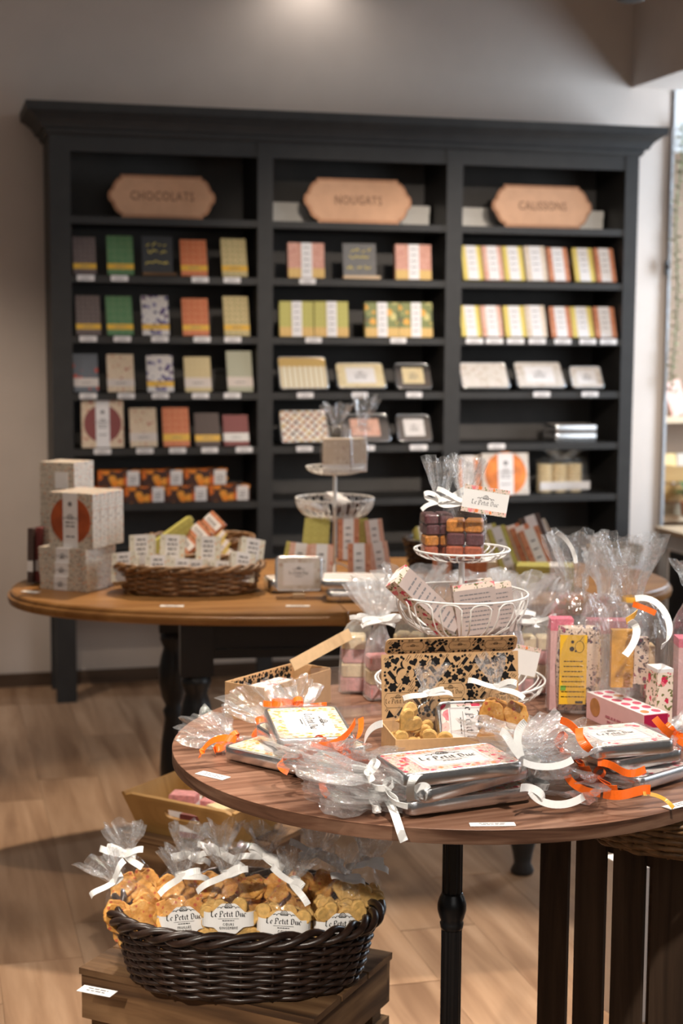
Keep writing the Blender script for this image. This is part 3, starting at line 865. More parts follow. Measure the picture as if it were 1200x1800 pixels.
nougat(639, 697, 534, 594, 2, 'green and orange patterned nougat box, left of its pair', MT['p_check'], MT['p_limegold'])
nougat(698, 756, 534, 594, 2, 'green and orange patterned nougat box, right of its pair', MT['p_check'], MT['p_limegold'])
# tins standing on edge
def make_tin(parent, L, Wd, H, topmat, panel=None, r=.014, brandsize=None, rot=0, pw=.56, ph=.62, sub=None, framed=False):
    """flat rectangular tin, base at z=0"""
    P = rrect(L, Wd, r, 6)
    def lo():
        m = MB(); m.rings([[Vector((x, y, z)) for x, y in offset(P, o)] for z, o in ((0, -.003), (.001, -.0012), (.003, 0), (H * .2, 0), (H * .2, -.0004))], m=0); return m.build('tin_base', MT['tin'])
    def li():
        m = MB(); m.rings([[Vector((x, y, z)) for x, y in offset(P, o)] for z, o in ((H * .14, .0009), (H * .17, .0013), (H - .003, .0012), (H - .0008, 0), (H, -.0014), (H, -.0035), (H - .0009, -.0045))], m=0); return m.build('lid', MT['tin'])
    def tp():
        m = MB(); m.prism(offset(P, -.0047), H - .0011, H - .0004); return m.build('printed_top', topmat)
    cached(('tlo', L, Wd, H), lo, parent); cached(('tli', L, Wd, H), li, parent); cached(('ttp', L, Wd, H, topmat.name), tp, parent)
    if panel:
        pl, pwid = (L * pw, Wd * ph) if rot == 0 else (L * ph, Wd * pw)
        cached(('tpl', L, Wd, H, rot, pw, ph, panel.name), lambda: MB().box(-pl / 2, pl / 2, -pwid / 2, pwid / 2, H - .0004, H - .0001).build('label_panel', panel), parent)
        if framed:
            def fr():
                b = MB()
                for q in (.94, .90): polyline(b, [(-pl / 2 * q, -pwid / 2 * q), (pl / 2 * q, -pwid / 2 * q), (pl / 2 * q, pwid / 2 * q), (-pl / 2 * q, pwid / 2 * q), (-pl / 2 * q, -pwid / 2 * q)], .0004, 0)
                return b.build('label_border', MT['grey_ink'])
            cached(('tfr', L, Wd, H, rot, pw, ph), fr, parent, T(0, 0, H + .0001))
        if brandsize: brand(parent, T(0, -brandsize * .1, H) @ RZ(rot), brandsize, sub=sub)
def shelf_tin(x0, x1, yt, yb, row, label, top, panel=None, H=.03, lean=.5, yaw=0):
    u, wd, h = spot_on_shelf(x0, x1, yt, yb, row, .04, lean)
    o = thing('tin_box', label, 'tin', FR @ T(u, .04 - H * math.cos(lean) * 0, ZS[row] + .001 + H * math.sin(lean) * 0) @ RZ(yaw) @ RX(PI / 2 - lean) @ T(0, h / 2, -H if False else 0), 'display tins on the shelves')
    make_tin(o, round(wd, 3), round(h, 3), H, top, panel, r=.016, pw=.6, ph=.62)
    if panel:
        def lg():
            b = MB(); emblem(b, wd * .16, 0, .006); textlines(b, 0, -.006, wd * .3, 2, .008, .004, random.Random(8)); return b.build('printed_emblem', MT['grey_ink'])
        cached(('tinlogo', round(wd, 2)), lg, o, T(0, 0, H))
    return o
shelf_tin(490, 576, 630, 686, 3, 'wide cream tin with striped print, left in the middle bay', MT['p_stripes'])
shelf_tin(592, 677, 642, 686, 3, 'cream bordered tin with a white label, centre of the middle bay', MT['tin_print'], MT['label'], lean=.62)
shelf_tin(695, 757, 644, 688, 3, 'small silver tin with a cream label, right in the middle bay', MT['tin'], MT['tin_print'], lean=.55)
shelf_tin(493, 577, 727, 783, 4, 'white dotted tin, left under the striped tin', MT['p_dots'])
shelf_tin(600, 684, 736, 784, 4, 'silver tin with a pink label half hidden by clear bags', MT['tin'], MT['p_peach'], lean=.55)
shelf_tin(698, 757, 737, 784, 4, 'small gleaming silver tin right under the other small tin', MT['tin'], MT['label'], lean=.5)
shelf_tin(809, 893, 640, 685, 3, 'plain cream tin at the left of the right bay', MT['tin_print_grey'], lean=.55)
shelf_tin(907, 991, 641, 686, 3, 'grey flowered tin with a white label in the right bay', MT['tin_print_grey'], MT['label'], lean=.62)
shelf_tin(1002, 1058, 649, 687, 3, 'small grey tin with a white label at the right of the right bay', MT['tin_print_grey'], MT['label'], lean=.55)
for k, (lab) in enumerate(('silver tin lying alone on the fourth shelf, lower of two', 'silver tin lying alone on the fourth shelf, upper of two')):
    u, wd, h = spot_on_shelf(976, 1053, 752, 784, 4, .06, 0)
    o = thing('tin_box', lab, 'tin', FR @ T(u, .14, ZS[4] + .001 + k * .036), 'display tins on the shelves')
    make_tin(o, round(wd, 3), .14, .035, MT['tin_print_grey'])
# right bay: calisson boxes
cal1 = [(811, 849, 'p_yellow', 'yellow'), (848, 885, 'p_peach', 'pink'), (884, 922, 'p_yellow', 'yellow'), (922, 962, 'p_beige', 'beige'), (962, 1001, 'p_terracotta', 'terracotta'), (1007, 1045, 'p_yellow', 'yellow'), (1045, 1082, 'p_terracotta', 'terracotta')]
cal2 = [(808, 846, 'p_yellow', 'yellow'), (845, 884, 'p_peach', 'pink'), (885, 925, 'p_yellow', 'yellow'), (923, 961, 'p_beige', 'beige'), (966, 1005, 'p_terracotta', 'terracotta'), (1003, 1043, 'p_yellow', 'yellow'), (1043, 1083, 'p_terracotta', 'terracotta')]
pos = ['first', 'second', 'third', 'fourth', 'fifth', 'sixth', 'last']
for row, lst, y0, y1 in ((1, cal1, 440, 499), (2, cal2, 538, 592)):
    for k, (x0, x1, mt, cn) in enumerate(lst):
        o, wd, h = item('calisson_box', f'{cn} calisson box with a white strap, {pos[k]} from the left in the ' + ('upper' if row == 1 else 'lower') + ' row', 'gift box', x0, x1, y0 + (k > 3) * 2, y1 + (k > 2), row, 'calisson boxes in the right bay', lean=.36)
        wd -= .009; t = .02
        body(o, wd, h, t, MT[mt], 'carton')
        pane(o, -wd * .27, wd * .27, 0, h, -t, MT['label'], 'paper_strap')
        squiggle(o, 0, h * .8, -t - .0009, wd * .36, 4, h * .17, MT['grey_ink'], 11)
window_box(843, 924, 802, 876, 5, 'cream box with an orange round window in the right bay', MT['tin_print_grey'], MT['orange_window'])
u, wd, h = spot_on_shelf(800, 842, 806, 876, 5, .05, 0)
window_box(0, 0, 0, 0, 5, 'second orange window box half hidden behind clear bags', MT['tin_print_grey'], MT['orange_window'], FR @ T(u, .07, ZS[5] + .001) @ RX(-.12), (.165, h))
# ------------------------------------------------------------------ price tags on the shelf edges
def tag_(x, row, label, wpx=31):
    a, _ = atS(x - wpx / 2, 600, -.002); b, _ = atS(x + wpx / 2, 600, -.002)
    wd = b - a
    o = thing('price_tag', label, 'price tag', FR @ T((a + b) / 2, -.0005, ZS[row] - .004), 'price tags on the shelf edges')
    key = ('ptag', round(wd, 2))
    cached(key, lambda: MB().prism(rrect(wd, .022, .004, 3), 0, .0012).build('tag', MT['label']), o, T(0, 0, -.006) @ RX(PI / 2))
    cached(key + ('t',), lambda: (lambda b_: (textlines(b_, 0, 0, wd * .6, 2, .007, .0028, random.Random(1)), b_.build('printed_text', MT['grey_ink']))[1])(MB()), o, T(0, -.0014, -.006) @ RX(PI / 2))
L1 = {1: [(152, 'brown'), (211, 'green'), (352, 'orange'), (408, 'cream')], 2: [(155, 'brown'), (215, 'green'), (281, 'blue-flowered'), (355, 'orange'), (409, 'cream')],
      3: [(154, 'slate and red'), (221, 'flowered'), (281, 'blue-flowered'), (352, 'plain cream'), (408, 'pale green')], 4: [(178, 'dark window'), (253, 'flowered'), (311, 'orange'), (368, 'dark brown'), (429, 'maroon')]}
for r_, lst in L1.items():
    for x, c_ in lst:
        tag_(x, r_, f'white price tag under the {c_} ' + ('box' if 'window' in c_ else 'chocolate bar') + f' of the {ROWN[r_]} shelf')
for x, r_, s_ in ((540, 1, 'left pink nougat box'), (551, 2, 'lime nougat boxes'), (700, 2, 'patterned nougat boxes'), (537, 3, 'striped cream tin'), (633, 3, 'cream bordered tin'), (729, 3, 'small silver tin with a cream label'),
                  (536, 4, 'white dotted tin'), (646, 4, 'pink labelled tin'), (738, 4, 'gleaming small silver tin'), (954, 3, 'grey flowered tin'), (1039, 3, 'small grey tin of the right bay'), (876, 4, 'empty part of the right bay')):
    tag_(x, r_, f'white price tag under the {s_}')
for k, x in enumerate((834, 869, 906, 944, 989, 1033, 1069)):
    tag_(x, 2, f'white price tag, {pos[k]} from the left, below the lower calisson row')
# ------------------------------------------------------------------ clear bags, bows, wrapped tins, baskets, wire stands
def film_rings(rings, seed, n=44, axis='Z', wob=.0025, kk=(7, 11, 17)):
    """rings: (s, a, b, e, pleat, (cx, cy)) -> flat shaded film; s runs along the axis"""
    rn = random.Random(seed); ph = [rn.random() * 6.28 for _ in kk]
    off = Vector((rn.random() * 50, rn.random() * 50, rn.random() * 50)); out = []
    for j, (s_, a, b, e, pl, c) in enumerate(rings):
        ring = []
        for i in range(n):
            t = 2 * PI * i / n; ct, st = math.cos(t), math.sin(t)
            x = a * math.copysign(abs(ct) ** (2 / e), ct); y = b * math.copysign(abs(st) ** (2 / e), st)
            q = 1 + pl * (.5 * math.sin(kk[0] * t + ph[0]) + .35 * math.sin(kk[1] * t + ph[1]) + .25 * math.sin(kk[2] * t + ph[2]))
            p = Vector((x * q + c[0], y * q + c[1], s_))
            if pl > .25: p.z += pl * .02 * math.sin(5 * t + ph[1])
            d = noise.noise_vector(p * 38 + off) * wob * (1 + 2.5 * pl)
            d2 = noise.noise_vector(p * 110 + off) * wob * .6
            p = p + d + d2
            if axis == 'X': p = Vector((p.z, p.x, p.y))
            ring.append(p)
        out.append(ring)
    return out
def densify(R_, k=3):
    out = []
    for A, B in zip(R_[:-1], R_[1:]):
        for i in range(k):
            t = i / k; f = lambda p, q: p + (q - p) * t
            out.append((f(A[0], B[0]), f(A[1], B[1]), f(A[2], B[2]), f(A[3], B[3]), f(A[4], B[4]), (f(A[5][0], B[5][0]), f(A[5][1], B[5][1]))))
    return out + [R_[-1]]
def bag_film(parent, w, d, h, neck, fl, flw, seed, fld=None, lean=(0, 0), mat='cello', e=3.4, shoulder=.62, n=44, wob=.0025):
    fld = fld or flw * .55
    lx, ly = lean
    def c(t): return (lx * t, ly * t)
    R_ = [(0, w * .40, d * .36, e, .02, c(0)), (.004, w * .485, d * .47, e, .02, c(0)), (h * .25, w * .5, d * .5, e, .02, c(.02)), (h * shoulder, w * .485, d * .48, e * .9, .04, c(.1)),
          (h * (shoulder + .16), w * .40, d * .40, 2.6, .10, c(.3)), (h * (shoulder + .28), w * .25, d * .27, 2.2, .22, c(.6)), (h - .004, neck * 1.15, neck * 1.1, 2, .28, c(.95)), (h, neck, neck, 2, .25, c(1)),
          (h + .004, neck * 1.2, neck * 1.1, 2, .30, c(1.05)), (h + fl * .3, flw * .42, fld * .42, 2, .38, c(1.3)), (h + fl * .62, flw * .74, fld * .74, 2, .36, c(1.6)), (h + fl, flw, fld, 2, .34, c(2.0))]
    m = MB(); m.rings(film_rings(densify(R_[:8], 2), seed, n, wob=wob), cap0=True, cap1=False, smooth=False)
    MB().rings(film_rings(densify(R_[7:], 3), seed, n + 20, kk=(8, 13, 21)), cap0=False, cap1=False, smooth=False).build('ruffle', MT['cello_ruffle' if mat in ('cello', 'cello_tall') else mat], parent)
    return m.build('clear_bag', MT[mat], parent)
def bow(parent, M, mat, size=.03, hw=.0048, tails=2, loops=2, seed=0, spread=1.0, tail=1.6, name='ribbon', neck=.008):
    """tied ribbon: band round the neck, loops and cut tails; M: origin at the knot, -y to the front, z up the bag"""
    rn = random.Random(seed); m = MB()
    m.rings([[Vector((neck * 1.12 * math.cos(2 * PI * k / 12), neck * 1.12 + neck * 1.12 * math.sin(2 * PI * k / 12), z)) for k in range(12)] for z in (-hw * .8, hw * .8)], cap0=False, cap1=False)
    m.box(-.006, .006, -.005, .003, -hw, hw)
    for k in range(loops):
        sd = 1 if k % 2 == 0 else -1; s_ = size * (.85 + .3 * rn.random()); up = (rn.random() - .35) * .7
        P = bez((0, -.002, 0), (sd * s_ * .8, -.012, s_ * (.35 + up)), (sd * s_ * 1.5, -.016, s_ * (.2 + up)), (sd * s_ * 1.35, -.010, s_ * (-.05 + up)), 8) + bez((sd * s_ * 1.35, -.010, s_ * (-.05 + up)), (sd * s_ * 1.15, -.004, s_ * (-.3 + up)), (sd * s_ * .5, -.004, -s_ * .15), (0, -.003, 0), 8)[1:]
        m.strip(P, (0, .45, 1), hw)
    for k in range(tails):
        sd = 1 if k % 2 == 0 else -1; s_ = size * tail * (.8 + .4 * rn.random()); dz = (rn.random() - .55) * 1.1
        P = bez((0, -.003, 0), (sd * s_ * .4 * spread, -.014, s_ * .3 * dz), (sd * s_ * .7 * spread, -.016 - .01 * rn.random(), s_ * (.2 + dz * .6)), (sd * s_ * spread, -.010, s_ * dz), 12)
        m.strip(P, (0, .5, 1) if rn.random() < .6 else (.3 * sd, .7, .8), hw)
    o = m.build(name, mat, parent); o.matrix_local = M
    return o
def ribbon(parent, pts, mat, hw=.0048, wv=(0, 0, 1), name='ribbon_tail', n=14):
    P = bez(*pts, n) if len(pts) == 4 else pts
    return MB().strip(P, wv, hw).build(name, mat, parent)

def blob(r, n, seed, amp, k=5, sq=1.0):
    rn = random.Random(seed); a0 = rn.random() * 6
    return [(r * (1 + amp * math.sin(k * 2 * PI * i / n + a0) + amp * .6 * (rn.random() - .5)) * math.cos(2 * PI * i / n), r * sq * (1 + amp * math.sin(k * 2 * PI * i / n + a0)) * math.sin(2 * PI * i / n)) for i in range(n)]
def heart(r, n=28):
    pts = []
    for i in range(n):
        t = 2 * PI * i / n
        x = 16 * math.sin(t) ** 3; y = 13 * math.cos(t) - 5 * math.cos(2 * t) - 2 * math.cos(3 * t) - math.cos(4 * t)
        pts.append((-x / 17 * r, (y + 2) / 17 * r * .92))
    return pts
def biscuit(kind, parent, M, seed):
    v = seed % 4
    if kind == 'heart':
        return cached(('heart', v), lambda: MB().prism(heart(.0255 + .001 * v), 0, .0085, bev=.0022, smooth=False).build('heart_biscuit', MT['biscuit']), parent, M)
    return cached(('leaf', v), lambda: MB().prism(blob(.0265, 22, v, .07, 5 + v % 2, .80), 0, .0068, bev=.0018).build('leaf_biscuit', MT['speckled']), parent, M)

def cookie_bag(label, loc, rot, kind, w=.088, d=.058, h=.125, count=11, seed=0, tilt=(0, 0), band=None, fl=.050, flw=.036, lean=(0, 0), group='bags of biscuits in the dark basket', hw=.0056, bowsize=.022, zb=.022, step=.034):
    M = T(*loc) @ RZ(rot) @ RX(tilt[0]) @ RY(tilt[1])
    t = thing('biscuit_bag', label, 'bag of biscuits', M, group)
    rn = random.Random(seed * 7 + 3)
    k = 0
    hb = h * .70
    while k < count:
        lay = k % 3
        col = (k // 3) % 2; rowi = k // 6
        x = (-.25 + .5 * col + (rn.random() - .5) * .18) * w
        z = zb + rowi * step + (rn.random()) * .012
        z = min(z, hb - .012)
        y = (-.30 + .28 * lay) * d
        if kind == 'heart':
            if lay == 0: R3 = RZ((rn.random() - .5) * .7) @ RX(PI / 2 + (rn.random() - .5) * .5) @ RZ((rn.random() - .5) * 1.6)
            else: R3 = RZ((rn.random() - .5) * 1.2) @ RX(PI / 2 - .15 + (rn.random() - .5) * .9) @ RZ(rn.random() * 6)
        else:
            if seed % 2 and lay == 0: R3 = RZ((rn.random() - .5) * .5) @ RX(.35 + rn.random() * .5) @ RZ(rn.random() * 6)
            else: R3 = RZ((rn.random() - .5) * .9) @ RX(PI / 2 - .1 + (rn.random() - .5) * .8) @ RZ(rn.random() * 6)
        biscuit(kind, t, T(x, y, z) @ R3 @ T(0, 0, -.004), k + seed)
        k += 1
    bag_film(t, w, d, h, .0085, fl, flw, seed, lean=lean)
    bow(t, T(lean[0], lean[1] - .010, h) @ RZ((rn.random() - .5) * 1.2) @ RY((rn.random() - .5) * .9), MT['white_ribbon'], bowsize, hw, seed=seed, tail=2.0, tails=2 + seed % 2, loops=1 + seed % 2)
    if band:
        b = MB(); nn = 26; hwid = w / 2 + .0015
        def yy(x): return -(d / 2 + .0016) * max(0.02, 1 - abs(x / (hwid + .001)) ** 3.4) ** (1 / 3.4)
        z0 = band.get('z', .038); tsz = .0098
        R_t, R_b = [], []
        for i in range(nn + 1):
            x = -hwid + 2 * hwid * i / nn
            hx = abs(x)
            top = z0 + (.028 if hx < .012 else max(.0125, .028 - (hx - .012) * .95))
            bot = z0 - (.024 if hx < .012 else max(.0125, .024 - (hx - .012) * .85))
            R_t.append(Vector((x, yy(x) - .001, top))); R_b.append(Vector((x, yy(x) - .001, bot)))
        for i in range(nn):
            b.quad(R_b[i], R_b[i + 1], R_t[i + 1], R_t[i])
        lb = b.build('paper_label', MT['paper'], t)
        brand(lb, T(0, yy(0) - .0022, z0 + .006) @ RX(PI / 2), .0098, sub=band['sub'])
    return t

def wrapped_tin(label, M, L=.195, Wd=.108, H=.0215, top='floral', rib='white', seed=0, rot=0, fans=(1, 1), tails=(), pw=.60, ph=.62, bs=.0125, sub=None, group='wrapped tins on the round table', fan=.085, fanw=.062, bowsz=.026, bend=(0, 0)):
    t = thing('wrapped_tin', label, 'tin', M, group)
    make_tin(t, L, Wd, H, MT[top], MT['label'], r=.013, brandsize=bs, rot=rot, pw=pw, ph=ph, sub=None, framed=True)
    zc = H / 2
    FA = [(.020, .022, .010, 2, .3, 0, 0), (.030, .010, .008, 2, .3, 0, 0), (.030 + fan * .25, fanw * .42, .016, 2, .40, .003, .2), (.030 + fan * .6, fanw * .78, .020, 2, .42, .013, .55), (.030 + fan, fanw, .021, 2, .38, .022, 1)]
    BD = [(L / 2 + .006, Wd * .42, H * .42, 4, .05), (L / 2 + .0015, Wd / 2 + .001, H / 2 + .001, 9, .004), (L / 4, Wd / 2 + .0022, H / 2 + .0018, 9, .003)]
    body_ = [(-s_, a_, b_, e_, p_, (0, zc + .001)) for s_, a_, b_, e_, p_ in BD] + [(0, Wd / 2 + .0022, H / 2 + .0018, 9, .003, (0, zc + .001))] + [(s_, a_, b_, e_, p_, (0, zc + .001)) for s_, a_, b_, e_, p_ in reversed(BD)]
    MB().rings(film_rings(body_, seed, 56, 'X', wob=.0006, kk=(6, 9, 15)), cap0=not fans[0], cap1=not fans[1], smooth=False).build('film_wrapper', MT['cello_tin'], t)
    f0, f1 = fans
    for sd, f, bd in ((-1, f0, bend[0]), (1, f1, bend[1])):
        if not f: continue
        RR = [(sd * (L / 2 + .006), Wd * .42, H * .42, 4, .05, (0, zc))] + [(sd * (L / 2 + s_ * (f if s_ > .031 else 1)), a_ * f if a_ > .023 else a_, b_, e_, p_, (bd * q_, zc + dz)) for s_, a_, b_, e_, p_, dz, q_ in FA]
        MB().rings(film_rings(densify(RR, 3), seed + sd, 76, 'X', wob=.0022, kk=(7, 12, 19)), cap0=False, cap1=False, smooth=False).build('film_end', MT['cello_ruffle'], t)
    rm = MT[rib + '_ribbon']
    for s_, f in ((-1, f0), (1, f1)):
        if f: bow(t, T(s_ * (L / 2 + .030), 0, zc + .006) @ RZ(PI / 2 * s_) @ RX(.9) , rm, bowsz, .0052, seed=seed + 5 * s_, neck=.008, tail=1.9)
    for pts in tails: ribbon(t, pts, rm, .0052)
    return t

def oval_basket(label, loc, rot, a, b, h, mats, rows, stakes, group=None, a0=.80, rw=.0042, rim=.0085, name='oval_basket', seed=1, waves=None):
    """woven willow basket: stakes, woven rods (each a part), a plaited rim and a base"""
    t = thing(name, label, 'basket', T(*loc) @ RZ(rot), group)
    mw = MT[mats]; rn = random.Random(seed)
    n = stakes * 2 if stakes % 2 else stakes * 2
    def prof(z): q = z / h; return a0 + (1 - a0) * (q ** .75)
    MB().prism(sellipse(a * a0 * .98, b * a0 * .98, 2.3, 40), 0, .008).build('base', mw, t)
    ns = stakes * 4
    for r in range(rows):
        z = .008 + (h - .016) * r / (rows - 1); q = prof(z); pts = []
        for i in range(ns):
            th = 2 * PI * i / ns
            k = math.sin(stakes * th / 2 * 1.0 + (PI if r % 2 else 0))
            oo = rw * 1.05 * k
            e = sellipse(1, 1, 2.3, 4)
            c, s_ = math.cos(th), math.sin(th)
            x = (a * q + oo) * math.copysign(abs(c) ** (2 / 2.3), c); y = (b * q + oo) * math.copysign(abs(s_) ** (2 / 2.3), s_)
            pts.append((x, y, z + (rn.random() - .5) * rw * .35))
        MB().tube(pts, rw * (.92 + .2 * rn.random()), 6, True).build('woven_rod', mw, t)
    for i in range(stakes):
        th = 2 * PI * (i + .5) / stakes; c, s_ = math.cos(th), math.sin(th); P = []
        for k in range(4):
            z = .004 + (h - .008) * k / 3; q = prof(z)
            P.append((a * q * math.copysign(abs(c) ** (2 / 2.3), c), b * q * math.copysign(abs(s_) ** (2 / 2.3), s_), z))
        cached(None, None, t) if False else MB().tube(P, rw * .8, 5).build('stake', mw, t)
    turns = max(6, stakes // 3)
    for k in range(3):
        pts = []; M_ = 144
        for i in range(M_):
            th = 2 * PI * i / M_; c, s_ = math.cos(th), math.sin(th)
            w_ = turns * th + 2 * PI * k / 3
            o = rim * .95 * math.cos(w_); dz = rim * .85 * math.sin(w_)
            pts.append(((a + rim * .4 + o) * math.copysign(abs(c) ** (2 / 2.3), c), (b + rim * .4 + o) * math.copysign(abs(s_) ** (2 / 2.3), s_), h + dz))
        MB().tube(pts, rim * .62, 7, True).build('rim_strand', mw, t)
    return t

def wire_bowl(parent, z0, z1, r0, r1, n, wr=.0016, loops=True, name='wire_loop', depth=1.0):
    """wire dish between a small ring at the stem and a rim; arched loops as parts"""
    ring = lambda r, z, w: MB().tube([(r * math.cos(2 * PI * k / 48), r * math.sin(2 * PI * k / 48), z) for k in range(48)], w, 6, True)
    ring(r1, z1, wr * 1.25).build('rim', MT['wire'], parent)
    ring(r0, z0, wr).build('inner_ring', MT['wire'], parent)
    hA = PI / n * .70
    def pt(s_, th):                      # s 0 inner .. 1 rim : bowl profile
        r = r0 + (r1 - r0) * (math.sin(s_ * PI / 2) ** depth); z = z0 + (z1 - z0) * (1 - math.cos(s_ * PI / 2))
        return Vector((r * math.cos(th), r * math.sin(th), z))
    P = [pt(s_, -hA) for s_ in (0, .25, .5, .7, .82, .90)] + [pt(.93 + .05 * math.sin(PI * k / 6), -hA + 2 * hA * k / 6) for k in range(1, 6)] + [pt(s_, hA) for s_ in (.90, .82, .7, .5, .25, 0)]
    for i in range(n):
        cached((name, n, z0, z1, r0, r1), lambda: MB().tube(P, wr, 5).build(name, MT['wire']), parent, RZ(2 * PI * i / n))
def wire_stand(label, loc, tiers, top, group='tiered white wire stands'):
    t = thing('tiered_stand', label, 'cake stand', T(*loc), group)
    MB().lathe([(.004, 0), (.0055, .002), (.0055, top - .01), (.004, top)], 12).build('stem', MT['wire'], t)
    for k in range(3):
        a = 2 * PI * k / 3 + .5
        MB().tube(bez((0, 0, .03), (.02 * math.cos(a), .02 * math.sin(a), .04), (.05 * math.cos(a), .05 * math.sin(a), .01), (.07 * math.cos(a), .07 * math.sin(a), .003), 8), .0025, 6).build('foot', MT['wire'], t)
    for z0, z1, r0, r1, n, dp in tiers: wire_bowl(t, z0, z1, r0, r1, n, depth=dp)
    return t
def card(label, loc, rot, L=.05, Wd=.02, text=True, group='price cards on the tables', name='price_card', tilt=0):
    t = thing(name, label, 'price card', T(*loc) @ RZ(rot) @ RX(tilt), group)
    MB().box(-L / 2, L / 2, -Wd / 2, Wd / 2, 0, .0008).build('card', MT['paper'], t)
    if text:
        b = MB(); textlines(b, 0, Wd * .12, L * .66, 2, Wd * .32, Wd * .13, random.Random(int(L * 1000) + len(label))); q = b.build('printed_text', MT['grey_ink'], t); q.matrix_local = T(0, 0, .0007)
    return t
# ------------------------------------------------------------------ oval oak table
OAZ = .76; OTH = math.radians(9); OC = (.015, 4.335)
OM = T(OC[0], OC[1], 0) @ RZ(OTH)
ot = thing('oval_table', 'oval waxed oak table on black turned legs in front of the bookcase', 'table', OM)
outl = sellipse(.93, .475, 2.25, 120)
def half(sgn):
    pts = [(x + .0, y) for x, y in outl if (x * sgn) > .004]
    if sgn > 0: pts = sorted(pts, key=lambda p: math.atan2(p[1], p[0]))
    else: pts = sorted(pts, key=lambda p: math.atan2(p[1], -p[0]), reverse=True)
    if sgn > 0: pts = [(-.0805, -.4735)] + pts + [(-.0805, .4735)] if False else pts
    return pts
SEAM = -.075
def leaf(left):
    pts = []
    for x, y in outl:
        if (left and x < SEAM - .001) or (not left and x > SEAM + .001): pts.append((x, y))
    yy = .475 * (1 - abs(SEAM / .93) ** 2.25) ** (1 / 2.25)
    xs = SEAM + (-.0012 if left else .0012)
    # keep ccw order starting after the cut
    if left:
        pts = sorted(pts, key=lambda p: math.atan2(p[1], p[0]) % (2 * PI)); pts = [(xs, yy)] + pts + [(xs, -yy)]
    else:
        pts = sorted(pts, key=lambda p: math.atan2(p[1], p[0])); pts = [(xs, -yy)] + pts + [(xs, yy)]
    m = MB(); R_ = []
    for z, o in ((OAZ - .036, -.010), (OAZ - .032, -.003), (OAZ - .020, 0), (OAZ - .014, -.001), (OAZ - .012, -.007), (OAZ - .004, -.009), (OAZ, -.014)):
        q = offset(pts, o); q = [(xs, p[1]) if (i in (0, len(q) - 1)) else p for i, p in enumerate(q)]
        R_.append([Vector((p[0], p[1], z)) for p in q])
    m.rings(R_, smooth=False)
    # grain along the length: planar uv
    m.uv = [[(m.v[i][0], m.v[i][1]) for i in f] for f in m.f]
    m.build('table_leaf', MT['oak'], ot)
leaf(True); leaf(False)
LX, LY = .44, .30
def turned(z1):
    return [(.030, 0), (.034, .01), (.024, .03), (.030, .06), (.041, .10), (.044, .16), (.038, .24), (.027, .31), (.033, .335), (.024, .35), (.036, .375), (.045, .42), (.046, .46), (.038, .50), (.030, .525), (.041, .55), (.041, .565), (.030, .575), (.030, .58)]
for sx in (-1, 1):
    for sy in (-1, 1):
        x = sx * (LX + (.03 if sy > 0 else 0)); y = sy * LY
        def lg():
            m = MB(); m.lathe([(r * .95, z) for r, z in turned(.58)], 24); m.box(-.042, .042, -.042, .042, .575, OAZ - .036)
            return m.build('turned_leg', MT['table_black'])
        cached(('oakleg',), lg, ot, T(x, y, 0))
for y in (-LY, LY):
    MB().box(-LX + .04, LX - .04, y - .012, y + .012, .615, OAZ - .036).build('apron', MT['table_black'], ot)
for x in (-LX, LX):
    MB().box(x - .012, x + .012, -LY + .04, LY - .04, .615, OAZ - .036).build('apron', MT['table_black'], ot)
for y in (-LY - .013, LY + .013):
    MB().box(-LX + .05, LX - .05, y - .004, y + .004, .630, .640).build('apron_bead', MT['table_black'], ot)

def on(px, py, z=OAZ): return at(px, py, z)
Z = OAZ + .0008
# ---- cake boxes at the left end
cb = on(122, 1040)
rot = -.42
Mb = T(cb.x + .012, cb.y + .085, Z) @ RZ(rot)
def flatbox(k, label):
    t = thing('cake_box', label, 'gift box', Mb @ T(-.005 * k, .004 * k, .0375 * k), 'speckled cake boxes on the oak table')
    MB().box(-.075, .075, -.075, .075, 0, .037).build('carton', MT['speckle_cream'], t)
    MB().box(-.030 + .006 * k, .012 + .006 * k, -.0762, -.075, 0, .0372).build('paper_strap', MT['label'], t)
    b = MB(); emblem(b, .022, -.009 + .006 * k, .012); textlines(b, -.009 + .006 * k, .007, .02, 1, .01, .003, random.Random(1))
    q = b.build('printed_emblem', MT['grey_ink'], t); q.matrix_local = T(0, -.0764, .003) @ RX(PI / 2)
    MB().box(-.030 + .006 * k, .012 + .006 * k, -.0755, .0755, .037, .0376).build('strap_top', MT['label'], t)
for k, s_ in enumerate(('bottom of the three flat boxes', 'middle of the three flat boxes', 'topmost of the three flat boxes')): flatbox(k, 'speckled cake box lying flat, ' + s_)
z3 = Z + .113
for k, s_ in enumerate(('front', 'second', 'third', 'rearmost')):
    M = T(cb.x + .022, cb.y + .085, z3) @ RZ(rot) @ T(0, -.018 + .0385 * k, 0)
    window_box(0, 0, 0, 0, 0, f'speckled box with a round red window, {s_} of four standing on the flat boxes', MT['speckle_cream'], MT['red_window'], M, (.140, .148), group='standing cake boxes with red windows', strap=MT['pink_card'] if False else MT['label'])
